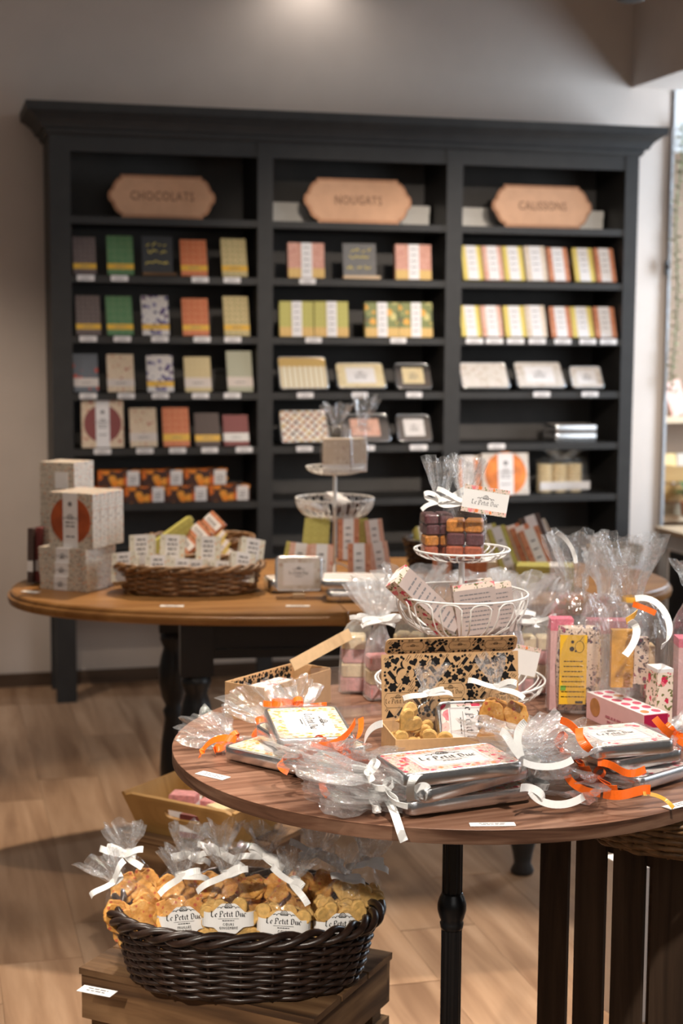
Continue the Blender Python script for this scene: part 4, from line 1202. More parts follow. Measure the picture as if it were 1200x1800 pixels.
# the taller stack behind it at the left
p = on(112, 1024)
for k in range(4):
    M = T(p.x - .012, p.y + .14, Z + .0815 * k) @ RZ(-.35)
    t = thing('cake_box', ['lowest', 'second', 'third', 'topmost'][k] + ' speckled box of the tall stack behind the window boxes', 'gift box', M, 'speckled boxes of the tall stack')
    MB().box(-.055, .055, -.055, .055, 0, .081).build('carton', MT['speckle_cream'], t)
    MB().box(-.006, .036, -.0562, -.055, .008, .055).build('paper_label', MT['label'], t)
p = on(70, 1022)
for k, (c_, nm_) in enumerate((('p_choc', 'dark brown'), ('p_maroon', 'maroon'), ('speckle_cream', 'speckled'))):
    M = T(p.x + .004 + .020 * k, p.y + .03 + .012 * k, Z) @ RZ(-.25) @ RX(-.05)
    t = thing('chocolate_bar', f'{nm_} thin box standing upright at the left end of the oak table', 'chocolate bar', M, 'thin boxes standing at the end of the oak table')
    body(t, .016, .15, .085, MT[c_]); pane(t, -.0082, .0082, .03, .06, -.085, MT['label'], 'paper_band')
# ---- front basket of white packets
bp_ = on(325, 1052)
BW = .19
bk = oval_basket('brown oval wicker basket of white packets on the oak table', (bp_.x, bp_.y + .125, Z), OTH * .4, BW, .118, .072, 'wicker_brown', 9, 26, a0=.88, rw=.0046, rim=.0085, seed=4)
rn = random.Random(11)
packs = [(222, 985, 0, -.35, 'leftmost in the front row'), (252, 962, 1, -.15, 'leftmost in the back row'), (276, 990, 0, .05, 'second in the front row'), (302, 962, 1, .1, 'second in the back row'), (318, 996, 0, .12, 'third in the front row'), (345, 998, 0, -.12, 'fourth in the front row'), (365, 965, 1, .08, 'third in the back row'), (388, 1000, 0, .2, 'fifth in the front row'), (420, 985, 0, .5, 'sixth in the front row'), (434, 968, 1, .6, 'rightmost in the back row')]
for px, py, rw_, an, s_ in packs:
    q = atd(px, py, bp_.y + (.075 if rw_ == 0 else .16))
    M = T(q.x, q.y, q.z - (.066 if rw_ == 0 else .052)) @ RZ(an * .5) @ RY(an * .35) @ RX(-.5 if rw_ == 0 else -.3)
    t = thing('sweet_packet', f'white speckled packet with a pale label, {s_} of the brown basket', 'packet', M, 'white packets in the brown basket')
    body(t, .066, .082, .030, MT['speckle_white'])
    pane(t, -.019, .019, 0, .082, -.030, MT['label'], 'paper_strap')
    squiggle(t, 0, .066, -.0312, .028, 4, .013, MT['grey_ink'], 13)
# ---- rear basket with green bars
bq = on(335, 1010)
oval_basket('dark wicker basket of yellow-green bars behind the white packets', (bq.x + .01, bq.y + .16, Z), OTH, .155, .10, .085, 'wicker_brown', 9, 22, a0=.85, rw=.0046, rim=.007, seed=6)
def slim(label, M, mat, w=.04, h=.15, t=.012, strap=True, group=None, sw=.5):
    o = thing('nougat_bar', label, 'nougat bar', M, group)
    body(o, w, h, t, MT[mat]); 
    if strap: pane(o, -w * sw / 2, w * sw / 2, .0, h, -t, MT['label'], 'paper_strap'); squiggle(o, 0, h * .75, -t - .0009, w * .3, 4, h * .16, MT['grey_ink'], 21)
    return o
q = atd(256, 938, 4.42)
for k in range(5):
    slim(f'yellow-green bar, {pos[k]} of the slanting pile in the rear basket', T(q.x - .01, q.y, q.z - .045) @ RZ(.12) @ RY(.98) @ RX(-.25) @ T(.0, 0, 0) @ T(.0165 * k, 0, -.006 * k) @ RZ(PI / 2), 'p_lime', w=.062, h=.165, t=.0155, strap=False, group='green bars leaning in the rear basket')
q = atd(318, 940, 4.40)
for k in range(4):
    slim(f'brown-edged bar with a white strap, {pos[k]} from the left in the rear basket', T(q.x, q.y, q.z - .075) @ RZ(.2) @ RY(-.75) @ RX(-1.0) @ T(.047 * k, -.002 * k, -.010 * k), 'p_terracotta', w=.045, h=.075, group='brown bars in the rear basket')
q = atd(345, 942, 4.45)
for k in range(6):
    slim(f'yellow bar with a white strap, {pos[k]} in the fan in the rear basket', T(q.x, q.y, q.z - .050) @ RZ(-.1) @ RY(.62) @ RX(-.6) @ T(.031 * k * .8, 0, .016 * k * -1.0), 'p_yellow', w=.024, h=.115, t=.014, group='yellow bars fanned in the rear basket')
# ---- standing tin with its small wooden stand
q = on(524, 1050)
t = thing('tin_box', 'grey flowered tin with a white label standing upright on the oak table', 'tin', T(q.x, q.y + .02, Z + .012) @ RZ(.05) @ RX(PI / 2 - .16) @ T(0, .0455, 0), 'tins on the oak table')
make_tin(t, .122, .091, .026, MT['tin_print_grey'], MT['label'], r=.012, brandsize=.0085, pw=.66, ph=.66)
s_ = thing('card_stand', 'small pale wooden foot holding the upright tin', 'stand', T(q.x, q.y + .02, Z) @ RZ(.05))
MB().box(-.016, .016, -.040, .012, 0, .005).build('foot_block', MT['palewood'], s_); MB().box(-.016, .016, -.040, -.034, .005, .010).build('lip', MT['palewood'], s_)
t = thing('tin_box', 'dark edged tin lying behind the upright tin', 'tin', T(q.x - .035, q.y + .12, Z) @ RZ(.25), 'tins on the oak table')
make_tin(t, .11, .09, .034, MT['tin_print_grey'])
# ---- two flat tins
q = on(632, 1061)
for k, lab in enumerate(('silver rimmed tin lying flat on the oak table, lower of two', 'silver rimmed tin lying flat on the oak table, upper of two')):
    t = thing('tin_box', lab, 'tin', T(q.x + .004 - .012 * k, q.y + .085 + .010 * k, Z + .0275 * k) @ RZ(.06 - .09 * k), 'tins on the oak table')
    make_tin(t, .185, .135, .027, MT['label'])
# ---- tiered stand in the middle
PD = 4.46; px_ = (588 - 600) / FPX * PD
st2 = wire_stand('white wire tiered stand in the middle of the oak table', (px_, PD, Z), [(.160, .222, .03, .112, 26, .75), (.290, .312, .02, .082, 18, .9)], .315)
def loaf_bag(label, loc, rot, w, d, hc, h, seed, fl=.06, flw=.035, lean=(0, 0), body_mat='p_beige', layers=None, mat='cello', ribbon_mat=None, group=None, strap=True, bowsize=.022):
    t = thing('gift_bag', label, 'clear bag', T(*loc) @ RZ(rot), group)
    if layers:
        rn_ = random.Random(seed); z = .004
        nx_ = max(1, round(w / .040)); 
        for r_, mt in enumerate(layers):
            hh = hc / len(layers)
            for i in range(nx_):
                cw = w * .86 / nx_; cx = -w * .43 + cw * (i + .5)
                P = rrect(cw * .95, d * .82, .006, 3)
                R_ = [[Vector((x, y, z_)) for x, y in offset(P, o)] for z_, o in ((0, -.003), (.003, 0), (hh - .004, 0), (hh - .0008, -.003))]
                o_ = cached(('cube', round(cw, 3), round(d, 3), round(hh, 3), mt), lambda: MB().rings(R_, smooth=False).build('sweet_cube', MT[mt]), t, T(cx + (rn_.random() - .5) * .004, (rn_.random() - .5) * .004, z + r_ * hh) @ RZ((rn_.random() - .5) * .18))
    else:
        MB().box(-w * .42, w * .42, -d * .42, d * .42, .003, hc).build('contents', MT[body_mat], t)
        if strap: MB().box(-w * .424, w * .424, -d * .426, -d * .42, .004, hc * .28).build('paper_label', MT['label'], t)
    bag_film(t, w, d, h, .009, fl, flw, seed, lean=lean, mat=mat, shoulder=min(.8, hc / h))
    if ribbon_mat: bow(t, T(lean[0], lean[1] - .011, h), MT[ribbon_mat], bowsize, .0045, seed=seed)
    return t
loaf_bag('clear bag of brown sweets, left of two on the top plate of the middle stand', (px_ + .004, PD - .022, Z + .294), .0, .092, .062, .100, .135, 41, .062, .042, body_mat='p_beige', group='bags on the middle stand')
loaf_bag('clear bag of brown sweets, right of two on the top plate of the middle stand', (px_ + .062, PD + .02, Z + .294), .35, .056, .05, .098, .138, 42, .080, .036, (.014, 0), body_mat='p_beige', group='bags on the middle stand')
for k in range(4):
    a = 2.2 * k + .4
    o = thing('sweet_packet', f'pale packet lying in the wire bowl of the middle stand, {pos[k]}', 'packet', T(px_ + .05 * math.cos(a), PD + .05 * math.sin(a), Z + .172 + .006 * k) @ RZ(a) @ RX(-1.25), 'packets in the wire bowl of the middle stand')
    body(o, .04, .085, .014, MT['label' if k % 2 else 'p_choc'])
# bars leaning round the stand
LB = [(503, 1000, 4.22, 'p_lime', .0, .20, 'left green', .05), (520, 1005, 4.20, 'p_peach', .0, .12, 'flowered pink, first', .062), (563, 1010, 4.18, 'p_peach', 0, .03, 'flowered pink, second', .062), (632, 1010, 4.20, 'p_terracotta', 0, -.02, 'terracotta', .062), (675, 1003, 4.24, 'p_peach', 0, -.16, 'flowered pink, tilted right', .055),
      (536, 962, 4.36, 'p_lime', 0, .10, 'rear green, first', .026), (552, 962, 4.36, 'p_lime', 0, .07, 'rear green, second', .026), (568, 962, 4.36, 'p_lime', 0, .05, 'rear green, third', .026), (612, 968, 4.35, 'p_terracotta', 0, 0, 'rear terracotta', .06), (643, 965, 4.36, 'p_lime', 0, -.08, 'rear green, fourth', .03), (664, 985, 4.34, 'p_peach', 0, -.12, 'rear pink', .05)]
for px, py, dy, mt, yw, roll, nm_, w_ in LB:
    g = atd(px, py, dy)
    zz = max(Z, g.z) if dy > 4.3 else Z
    o = slim(f'{nm_} bar leaning against the middle stand', T(g.x, g.y, Z + (.055 if dy > 4.3 else 0)) @ RZ(yw) @ RY(roll) @ RX(-.38), mt, w=w_, h=.125 if dy < 4.3 else .12, t=.016, group='bars leaning around the middle stand', strap=(w_ > .03))
# ---- bagged biscuits on the bookcase shelf, right bay
u, wd, h = spot_on_shelf(948, 1038, 822, 876, 5, .06, 0)
t = thing('biscuit_bag', 'clear bag of stacked pale biscuits on the bottom shelf of the right bay', 'bag of biscuits', FR @ T(u, .10, ZS[5] + .001))
for i in range(3):
    for k in range(9):
        cached(('round_b',), lambda: MB().lathe([(.030, 0), (.0335, .003), (.0335, .0095), (.030, .0125)], 20).build('round_biscuit', MT['mallow_cream']), t, T(-wd / 2 + .036 + .0675 * i, .0, .002 + .0134 * k))
MB().box(-wd / 2 + .004, wd / 2 - .004, -.0362, -.0352, .014, .048).build('paper_label', MT['label'], t)
bag_film(t, wd + .004, .078, .145, .02, .035, .075, 55, fld=.03, shoulder=.85, mat='cello')
# ---- right half: dark basket, stacks of bars
g = on(748, 1008)
oval_basket('dark wicker basket of lime packets right of the middle stand', (g.x + .03, g.y + .10, Z), 0, .085, .085, .085, 'wicker_dark', 9, 16, a0=.8, rw=.0045, rim=.006, seed=9)
for k, (dx, an) in enumerate(((-.035, .3), (.01, -.2), (.045, .4))):
    o = thing('sweet_packet', f'lime green packet, {pos[k]} from the left in the dark basket', 'packet', T(g.x + .03 + dx, g.y + .09, Z + .045) @ RZ(an) @ RX(-.5), 'lime packets in the dark basket'); body(o, .04, .075, .03, MT['p_lime']); pane(o, -.012, .012, 0, .075, -.03, MT['label'], 'paper_strap')
g = on(775, 1030)
slim('terracotta bar standing behind the stem of the front stand', T(g.x, g.y + .02, Z) @ RY(.05) @ RX(-.2), 'p_terracotta', w=.05, h=.12, t=.02, group='bars in the right half of the oak table')
def flat_stack(px, py, n, L, Wd, h, mt, name, rotz, strap=True):
    g = on(px, py)
    for k in range(n):
        o = thing('nougat_bar', f'{name} bar lying flat, {["bottom", "second", "third", "fourth", "fifth", "top"][k] if k < n - 1 else "topmost"} of its stack on the oak table', 'nougat bar', T(g.x, g.y + Wd / 2, Z + h * k) @ RZ(rotz + .02 * math.sin(k * 2.3)), f'flat stack of {name} bars')
        MB().box(-L / 2, L / 2, -Wd / 2, Wd / 2, 0, h - .0008).build('wrapper', MT[mt], o)
        if strap: MB().box(L * .08, L * .34, -Wd / 2 - .0008, Wd / 2 + .0008, .0004, h - .0002).build('paper_strap', MT['label'], o)
flat_stack(852, 1025, 4, .125, .08, .015, 'p_terracotta', 'terracotta', -.12)
flat_stack(960, 1038, 5, .155, .09, .013, 'p_lime', 'lime green', -.10)
RB = [(905, 1012, 4.28, 'p_lime', .30, 'lime bar, front of the leaning pair', .052, .17), (880, 985, 4.38, 'p_lime', .22, 'lime bar, rear of the leaning pair', .05, .16), (928, 1000, 4.40, 'p_terracotta', .30, 'terracotta bar, first of the leaning fan', .05, .16), (945, 1002, 4.39, 'p_terracotta', .32, 'terracotta bar, second of the leaning fan', .055, .16), (962, 1004, 4.38, 'p_terracotta', .34, 'terracotta bar, third of the leaning fan', .06, .155),
      (965, 985, 4.48, 'p_choc', .30, 'brown bar at the back of the leaning fan', .06, .18), (990, 990, 4.50, 'speckle_cream', .42, 'cream bar at the back of the leaning fan', .04, .17)]
for px, py, dy, mt, roll, nm_, w_, h_ in RB:
    g = atd(px, py, dy)
    slim(nm_ + ' on the oak table', T(g.x, g.y, Z) @ RZ(.2) @ RY(-roll) @ RX(-.28), mt, w=w_, h=h_, t=.018, group='bars leaning in the right half of the oak table')
g = atd(885, 985, 4.52)
MBx = thing('nougat_box', 'yellow edged box behind the leaning lime bars', 'gift box', T(g.x, g.y, Z) @ RX(-.1)); body(MBx, .085, .135, .03, MT['p_limegold']); pane(MBx, -.02, .02, 0, .135, -.03, MT['label'], 'paper_strap')
g = on(1095, 990)
oval_basket('pale round wicker basket at the right end of the oak table', (g.x - .03, g.y - .02, Z), 0, .075, .07, .05, 'wicker_light', 6, 14, a0=.85, rw=.0045, rim=.006, seed=12)
card('white price card before the cake boxes at the left end', (on(54, 1041).x, on(54, 1041).y, Z), -.5, .05, .024)
card('white price card before the brown basket', (on(302, 1066).x, on(302, 1066).y, Z), 0, .06, .02)
card('white price card before the upright tin', (on(523, 1066).x, on(523, 1066).y, Z), 0, .06, .018)
card('white price card before the two flat tins', (on(656, 1061).x, on(656, 1061).y - .004, Z), 0, .055, .018)
# ------------------------------------------------------------------ round walnut table
TZ = .75; TC = Vector((.198, 2.647, 0)); TR_ = .486
rt = thing('round_table', 'round walnut laminate table on a black fluted iron column', 'table', TV(TC))
m = MB(); cir = [(TR_ * math.cos(2 * PI * k / 128), TR_ * math.sin(2 * PI * k / 128)) for k in range(128)]
m.rings([[Vector((x, y, z)) for x, y in offset(cir, o)] for z, o in ((TZ - .0228, -.002), (TZ - .022, 0), (TZ - .0008, 0))], cap0=True, cap1=False, smooth=False, m=1, mcap=0)
m.rings([[Vector((x, y, z)) for x, y in offset(cir, o)] for z, o in ((TZ - .0008, 0), (TZ, -.0008))], cap0=False, smooth=False)
a_ = math.radians(22)
m.uv = [u if m.mi[k] == 1 else [(m.v[i][0] * math.cos(a_) + m.v[i][1] * math.sin(a_), -m.v[i][0] * math.sin(a_) + m.v[i][1] * math.cos(a_)) for i in m.f[k]] for k, u in enumerate(m.uv)]
m.build('table_top', [MT['walnut'], MT['walnut_edge']], rt)
zb_ = atd(808, 1600, 2.647).z
fl = lambda i, n, z: 1 - .10 * (0.5 + .5 * math.cos(2 * PI * i * 12 / n))
m = MB(); m.lathe([(.0185, .10), (.0185, zb_ - .03)], 96, flute=fl, cap=False); m.lathe([(.0182, zb_ + .03), (.0182, TZ - .03)], 96, flute=fl, cap=False)
m.build('fluted_column', MT['black_iron'], rt)
MB().lathe([(.018, zb_ - .034), (.020, zb_ - .030), (.021, zb_ - .022), (.019, zb_ - .018), (.022, zb_ - .012), (.0255, zb_ + .002), (.0255, zb_ + .012), (.022, zb_ + .024), (.019, zb_ + .030), (.018, zb_ + .034)], 40).build('collar', MT['black_iron'], rt)
MB().lathe([(.09, TZ - .032), (.09, TZ - .0232), (.0, TZ - .023)], 32).build('top_plate', MT['black_iron'], rt)
MB().lathe([(.03, .02), (.04, .04), (.04, .08), (.022, .12), (.018, .125)], 32).build('hub', MT['black_iron'], rt)
MB().lathe([(.115, 0), (.12, .004), (.12, .012), (.10, .020), (.04, .032)], 40).build('foot_plate', MT['black_iron'], rt)
TZ += .0006
def ont(px, py, z=None): return at(px, py, TZ if z is None else z)
def loc_in(M, p): return M.inverted() @ Vector(p)
def tail(t, mat, pts, hw=.0050, wv=(0, 0, 1), name='ribbon_tail'):
    """ribbon tail given as places on the table; parts stay in the thing's own frame"""
    M = t.matrix_world if t.matrix_world != Matrix() else t.matrix_basis
    M = t.matrix_basis
    P = [loc_in(M, p) for p in pts]
    wl = M.to_3x3().inverted() @ Vector(wv)
    P = bez(*P, 16) if len(P) == 4 else P
    return MB().strip(P, wl, hw).build(name, MT[mat], t)

# ---- left stack: three confetti tins, orange ribbons
def tinM(x, y, z, rz, tx=0, ty=0): return T(x, y, z) @ RZ(math.radians(rz)) @ RX(tx) @ RY(ty)
t1 = wrapped_tin('confetti patterned tin in clear film at the left of the round table, lowest of three', tinM(-.082, 2.492, TZ + .0045, -38), top='confetti', rib='orange', seed=1, fans=(1, 1), group='confetti tins with orange ribbons', fan=.075, fanw=.055)
t2 = wrapped_tin('confetti patterned tin in clear film, tilted between the other two', tinM(-.048, 2.492, TZ + .030, -62, .07, .05), top='confetti', rib='orange', seed=2, fans=(1, 1), group='confetti tins with orange ribbons', fan=.085, fanw=.06)
t3 = wrapped_tin('confetti patterned tin with its white label up, topmost of the left stack', tinM(-.052, 2.478, TZ + .054, -80, 0, .045), L=.175, Wd=.122, top='confetti', rib='orange', seed=3, fans=(.6, 1), group='confetti tins with orange ribbons', bs=.014, pw=.66, ph=.62, fan=.10, fanw=.072)
zt = TZ + .11
tail(t1, 'orange_ribbon', [at(415, 1300, .80), at(385, 1292, .81), at(362, 1300, .79), at(350, 1332, .765)], .0056, (.4, .2, .8))
tail(t3, 'orange_ribbon', [at(545, 1310, .82), at(590, 1318, .82), at(615, 1290, .83), at(624, 1268, .84)], .0056)
tail(t3, 'orange_ribbon', [at(565, 1300, .82), at(600, 1312, .80), at(640, 1318, .80), at(634, 1262, .84)], .0052, (.6, 0, .6))
tail(t3, 'orange_ribbon', [at(505, 1330, .80), at(485, 1335, .80), at(490, 1350, .79), at(507, 1357, .785)], .0056, (.5, .3, .6))
tail(t3, 'orange_ribbon', [at(560, 1345, .78), at(570, 1370, .77), at(560, 1385, .77), at(577, 1399, .762)], .0056, (.7, .2, .5))
# ---- centre stack: three rose tins, white ribbons
c1 = wrapped_tin('rose patterned tin in clear film at the front of the round table, lowest of three', tinM(.172, 2.296, TZ + .0045, 25), L=.208, Wd=.112, seed=11, fans=(1.1, .9), group='rose tins with white ribbons', fan=.07, fanw=.055, bend=(.03, .02))
c2 = wrapped_tin('rose patterned tin in clear film, turned between the other two of the front stack', tinM(.176, 2.292, TZ + .0295, 34, -.01, -.04), L=.20, Wd=.108, seed=12, fans=(1.0, 1.0), group='rose tins with white ribbons', fan=.075, fanw=.06, bend=(.05, .02))
c3 = wrapped_tin('rose patterned tin with a large white label, topmost of the front stack', tinM(.162, 2.270, TZ + .053, 23, .02), L=.195, Wd=.108, seed=13, fans=(1.15, 1.1), group='rose tins with white ribbons', bs=.0150, pw=.60, ph=.62, fan=.09, fanw=.07, bend=(.06, .03))
tail(c1, 'white_ribbon', [at(680, 1405, .775), at(695, 1425, .765), at(700, 1455, .755), at(710, 1479, .735)], .0062, (1, .2, .05))
tail(c3, 'white_ribbon', [at(640, 1325, .80), at(636, 1295, .83), at(650, 1275, .85), at(672, 1272, .86)], .0056, (.1, .2, 1))
tail(c3, 'white_ribbon', [at(722, 1408, .80), at(718, 1385, .835), at(722, 1365, .85), at(736, 1362, .845)], .0058, (1, .25, .0))
tail(c2, 'white_ribbon', [at(728, 1390, .82), at(745, 1372, .835), at(760, 1385, .83), at(748, 1402, .81)], .0050, (.2, .2, 1))
tail(c3, 'white_ribbon', [at(915, 1330, .845), at(890, 1300, .87), at(892, 1290, .88), at(880, 1285, .88)], .0058, (.3, .2, .8))
tail(c3, 'white_ribbon', [at(915, 1330, .845), at(905, 1300, .87), at(908, 1280, .885), at(924, 1268, .895)], .0058, (.9, .2, .3))
tail(c1, 'white_ribbon', [at(930, 1390, .79), at(945, 1415, .765), at(990, 1425, .76), at(1026, 1400, .775)], .0056, (0, .3, .9))
tail(c2, 'white_ribbon', [at(915, 1385, .80), at(935, 1380, .79), at(960, 1395, .79), at(955, 1412, .765)], .0056, (.3, .4, .8))
tail(c3, 'white_ribbon', [at(920, 1340, .84), at(945, 1352, .82), at(985, 1350, .82), at(1006, 1335, .83)], .0050, (0, .3, .9))
tail(c2, 'white_ribbon', [at(650, 1330, .80), at(680, 1345, .80), at(690, 1365, .79), at(700, 1378, .79)], .0056, (.2, .5, .8))
# ---- right stack: orange ribbons
r1 = wrapped_tin('small flowered tin in clear film at the right of the round table, lowest of three', tinM(.470, 2.420, TZ + .0045, 42), L=.135, Wd=.115, top='floral_pale', rib='orange', seed=21, fans=(1.2, 0), group='small flowered tins with orange ribbons', fan=.085, fanw=.07, bs=.009)
r2 = wrapped_tin('small flowered tin in clear film, between the other two at the right', tinM(.458, 2.436, TZ + .029, 27, 0, -.03), L=.135, Wd=.115, top='floral_pale', rib='orange', seed=22, fans=(1.2, .6), group='small flowered tins with orange ribbons', fan=.085, fanw=.07, bs=.009)
r3 = wrapped_tin('small flowered tin with a pale label, topmost of the right stack', tinM(.436, 2.412, TZ + .054, 19), L=.142, Wd=.118, top='floral_pale', rib='orange', seed=23, fans=(1.3, 1), group='small flowered tins with orange ribbons', fan=.095, fanw=.072, bs=.0105, pw=.68, ph=.66)
tail(r3, 'orange_ribbon', [at(1035, 1315, .84), at(1022, 1300, .85), at(1010, 1270, .87), at(985, 1266, .865)], .0056, (.1, .3, .9))
tail(r3, 'orange_ribbon', [at(1038, 1318, .84), at(1022, 1310, .85), at(1015, 1295, .86), at(1018, 1280, .865)], .0058, (.9, .2, .2))
tail(r3, 'orange_ribbon', [at(1180, 1292, .85), at(1170, 1285, .86), at(1160, 1275, .87), at(1150, 1262, .88)], .0056, (.5, .2, .7))
tail(r2, 'orange_ribbon', [at(1050, 1340, .80), at(1090, 1340, .80), at(1090, 1375, .79), at(1134, 1352, .80)], .0056, (0, .3, .9))
tail(r1, 'orange_ribbon', [at(1055, 1395, .775), at(1020, 1392, .775), at(1000, 1375, .78), at(997, 1363, .79)], .0056, (.3, .3, .8))
tail(r1, 'orange_ribbon', [at(1060, 1395, .775), at(1100, 1405, .775), at(1120, 1385, .785), at(1143, 1388, .785)], .0070, (0, .2, 1))
tail(r1, 'gold_ribbon', [at(1130, 1395, .78), at(1150, 1395, .775), at(1170, 1402, .765), at(1183, 1420, .757)], .0030, (.2, .5, .7))

# ---- open kraft gift box with the printed lid
zt_ = TZ + .044
P0 = at(695, 1300, zt_); P1 = at(947, 1290, zt_)
gl_ = (P1 - P0).length; gr_ = math.atan2(P1.y - P0.y, P1.x - P0.x)
GD = .115
GM = T(P0.x, P0.y, TZ) @ RZ(gr_)
gb = thing('gift_box', 'open kraft gift box with a black printed lid standing on the round table', 'gift box', GM)
hw_ = .043; th_ = .0022
MB().box(0, gl_, 0, GD, 0, th_).build('box_base', MT['kraft'], gb)
MB().box(0, gl_, 0, th_, 0, hw_).build('front_panel', MT['kraft'], gb)
MB().box(0, gl_, GD - th_, GD, 0, hw_ + .004).build('rear_panel', MT['kraft'], gb)
MB().box(0, th_, th_, GD - th_, 0, hw_ + .001).build('end_panel', MT['kraft'], gb)
MB().box(gl_ - th_, gl_, th_, GD - th_, 0, hw_ + .001).build('end_panel', MT['kraft'], gb)
LH = .112
LM = T(0, GD, hw_ + .004) @ RX(PI / 2 - .10)          # lid plane: x along, y up the lid, z towards the viewer
def placed(o, M): o.matrix_local = M; return o
lidp = placed(MB().box(.001, gl_ - .001, 0, LH, -.0022, 0).build('lid', MT['kraft'], gb), LM)
fp = rrect(gl_ - .012, .034, .008, 4); fp = [(x, y if y > 0 else -.017) for x, y in fp]
TM = LM @ T(gl_ / 2, LH, 0) @ RX(.62) @ T(0, .017, 0)
flap = placed(MB().prism(offset(rrect(gl_ - .012, .034, .009, 4), 0), -.002, 0).build('tuck_flap', MT['kraft'], gb), TM)
def pattern(x0, x1, y0, y1, seed, holes=()):
    """black printed shapes: flowers, hearts, triangles, bars, moons, dots"""
    rn = random.Random(seed); b = MB(); placed_ = []
    def poly(pts, cx, cy, a):
        c, s_ = math.cos(a), math.sin(a)
        n0 = len(b.v); P = [(cx + x * c - y * s_, cy + x * s_ + y * c) for x, y in pts]
        b.v += [(x, y, 0) for x, y in P]; b.face(tuple(range(n0, n0 + len(P))), P)
    tries = 0
    while tries < 9000:
        tries += 1
        big = tries < 2600
        k = rn.random(); r = (.0070 + .0025 * rn.random()) if big else (.0022 + .0022 * rn.random())
        cx, cy = x0 + r + (x1 - x0 - 2 * r) * rn.random(), y0 + r + (y1 - y0 - 2 * r) * rn.random()
        if any((cx - a) ** 2 + (cy - c) ** 2 < (r * .86 + q * .86) ** 2 for a, c, q in placed_): continue
        if any(abs(cx - hx) < hwid + r and abs(cy - hy) < hh + r for hx, hy, hwid, hh in holes): continue
        placed_.append((cx, cy, r)); an = rn.random() * 6.28
        if big and k < .38:
            pts = [(r * .96 * (1 + .16 * math.cos(6 * t)) / 1.16 * math.cos(t), r * .96 * (1 + .16 * math.cos(6 * t)) / 1.16 * math.sin(t)) for t in [2 * PI * i / 30 for i in range(30)]]
            poly(pts, cx, cy, an)
        elif big and k < .55: poly(heart(r * .95, 20), cx, cy, (rn.random() - .5) * .8)
        elif big and k < .72: poly([(-r, -r * .75), (r, -r * .75), (0, r)], cx, cy, (rn.random() - .5) * .3)
        elif big and k < .85: poly([(-r * .95, -r * .38), (r * .95, -r * .38), (r * .95, r * .38), (-r * .95, r * .38)], cx, cy, .9 if rn.random() < .5 else -.9)
        elif big:
            pts = [(r * math.cos(t), r * math.sin(t)) for t in [PI * i / 10 for i in range(11)]] + [(r * .95 * math.cos(t), r * .45 * math.sin(t)) for t in [PI * i / 10 for i in range(10, -1, -1)]][1:-1]
            poly(pts, cx, cy, an)
        elif k < .4: poly([(r * math.cos(2 * PI * i / 10), r * math.sin(2 * PI * i / 10)) for i in range(10)], cx, cy, 0)
        elif k < .6: poly([(-r * .75, -r * .75), (r * .75, -r * .75), (r * .75, r * .75), (-r * .75, r * .75)], cx, cy, an)
        else:
            for q in (-.5, .5):
                poly([(-r, q * r - .0004), (r, q * r - .0004), (r, q * r + .0005), (-r, q * r + .0005)], cx, cy, .95)
    return b
meds = [(gl_ * .5, LH * .42, .024, .0125), (gl_ * .12, LH * .30, .024, .0125), (gl_ * .88, LH * .30, .024, .0125)]
pb = pattern(.004, gl_ - .004, .002, LH - .001, 5, meds)
for hx, hy, hwid, hh in meds:
    oc = [(hwid * x, hh * y) for x, y in ((-1, -.4), (-.8, -1), (.8, -1), (1, -.4), (1, .4), (.8, 1), (-.8, 1), (-1, .4), (-1, -.4))]
    polyline(pb, [(hx + x, hy + y) for x, y in oc], .0006, 0)
    blackletter(pb, 'Le Petit Duc', .0072, hx, hy - .005, 0); emblem(pb, .014, hx, hy + .004, 0)
def stuff(o, lab=None): o['kind'] = 'stuff'; return o
stuff(placed(pb.build('printed_pattern', MT['ink'], gb), LM @ T(0, 0, .0003)))
pf = pattern(-(gl_ - .02) / 2, (gl_ - .02) / 2, -.0165, .0155, 9, [(q * gl_, 0, .02, .010) for q in (-.28, .06, .32)])
for q in (-.28, .06, .32):
    polyline(pf, [(q * gl_ + .019 * x, .009 * y) for x, y in ((-1, -.4), (-.8, -1), (.8, -1), (1, -.4), (1, .4), (.8, 1), (-.8, 1), (-1, .4), (-1, -.4))], .0006, 0); emblem(pf, .012, q * gl_, 0, 0)
stuff(placed(pf.build('printed_pattern', MT['ink'], gb), TM @ T(0, 0, .0003)))
# inside of the box: two bags and a small tin
def gw(x, y, z): return GM @ Vector((x, y, z))
p = gw(.048, .052, .004)
cookie_bag('clear bag of heart biscuits at the left in the open gift box', p, gr_ + .1, 'heart', w=.082, d=.058, h=.105, count=8, seed=4, group=None, fl=.040, flw=.024, lean=(.012, .0), hw=.0044, bowsize=.022)
p = gw(gl_ - .048, .050, .004)
cookie_bag('clear bag of red speckled biscuits at the right in the open gift box', p, gr_ - .1, 'leaf', w=.078, d=.060, h=.112, count=10, seed=6, group=None, fl=.05, flw=.022, lean=(-.012, 0), hw=.0048, bowsize=.024)
Mt = GM @ T(gl_ * .545, .055, .004) @ RX(PI / 2 - .42) @ T(0, .041, 0)
t = thing('tin_box', 'small rose patterned tin with a white label standing in the open gift box', 'tin', Mt)
make_tin(t, .094, .082, .022, MT['floral_big'], MT['label'], r=.012, brandsize=.0135, rot=-PI / 2, pw=.76, ph=.62, framed=True)

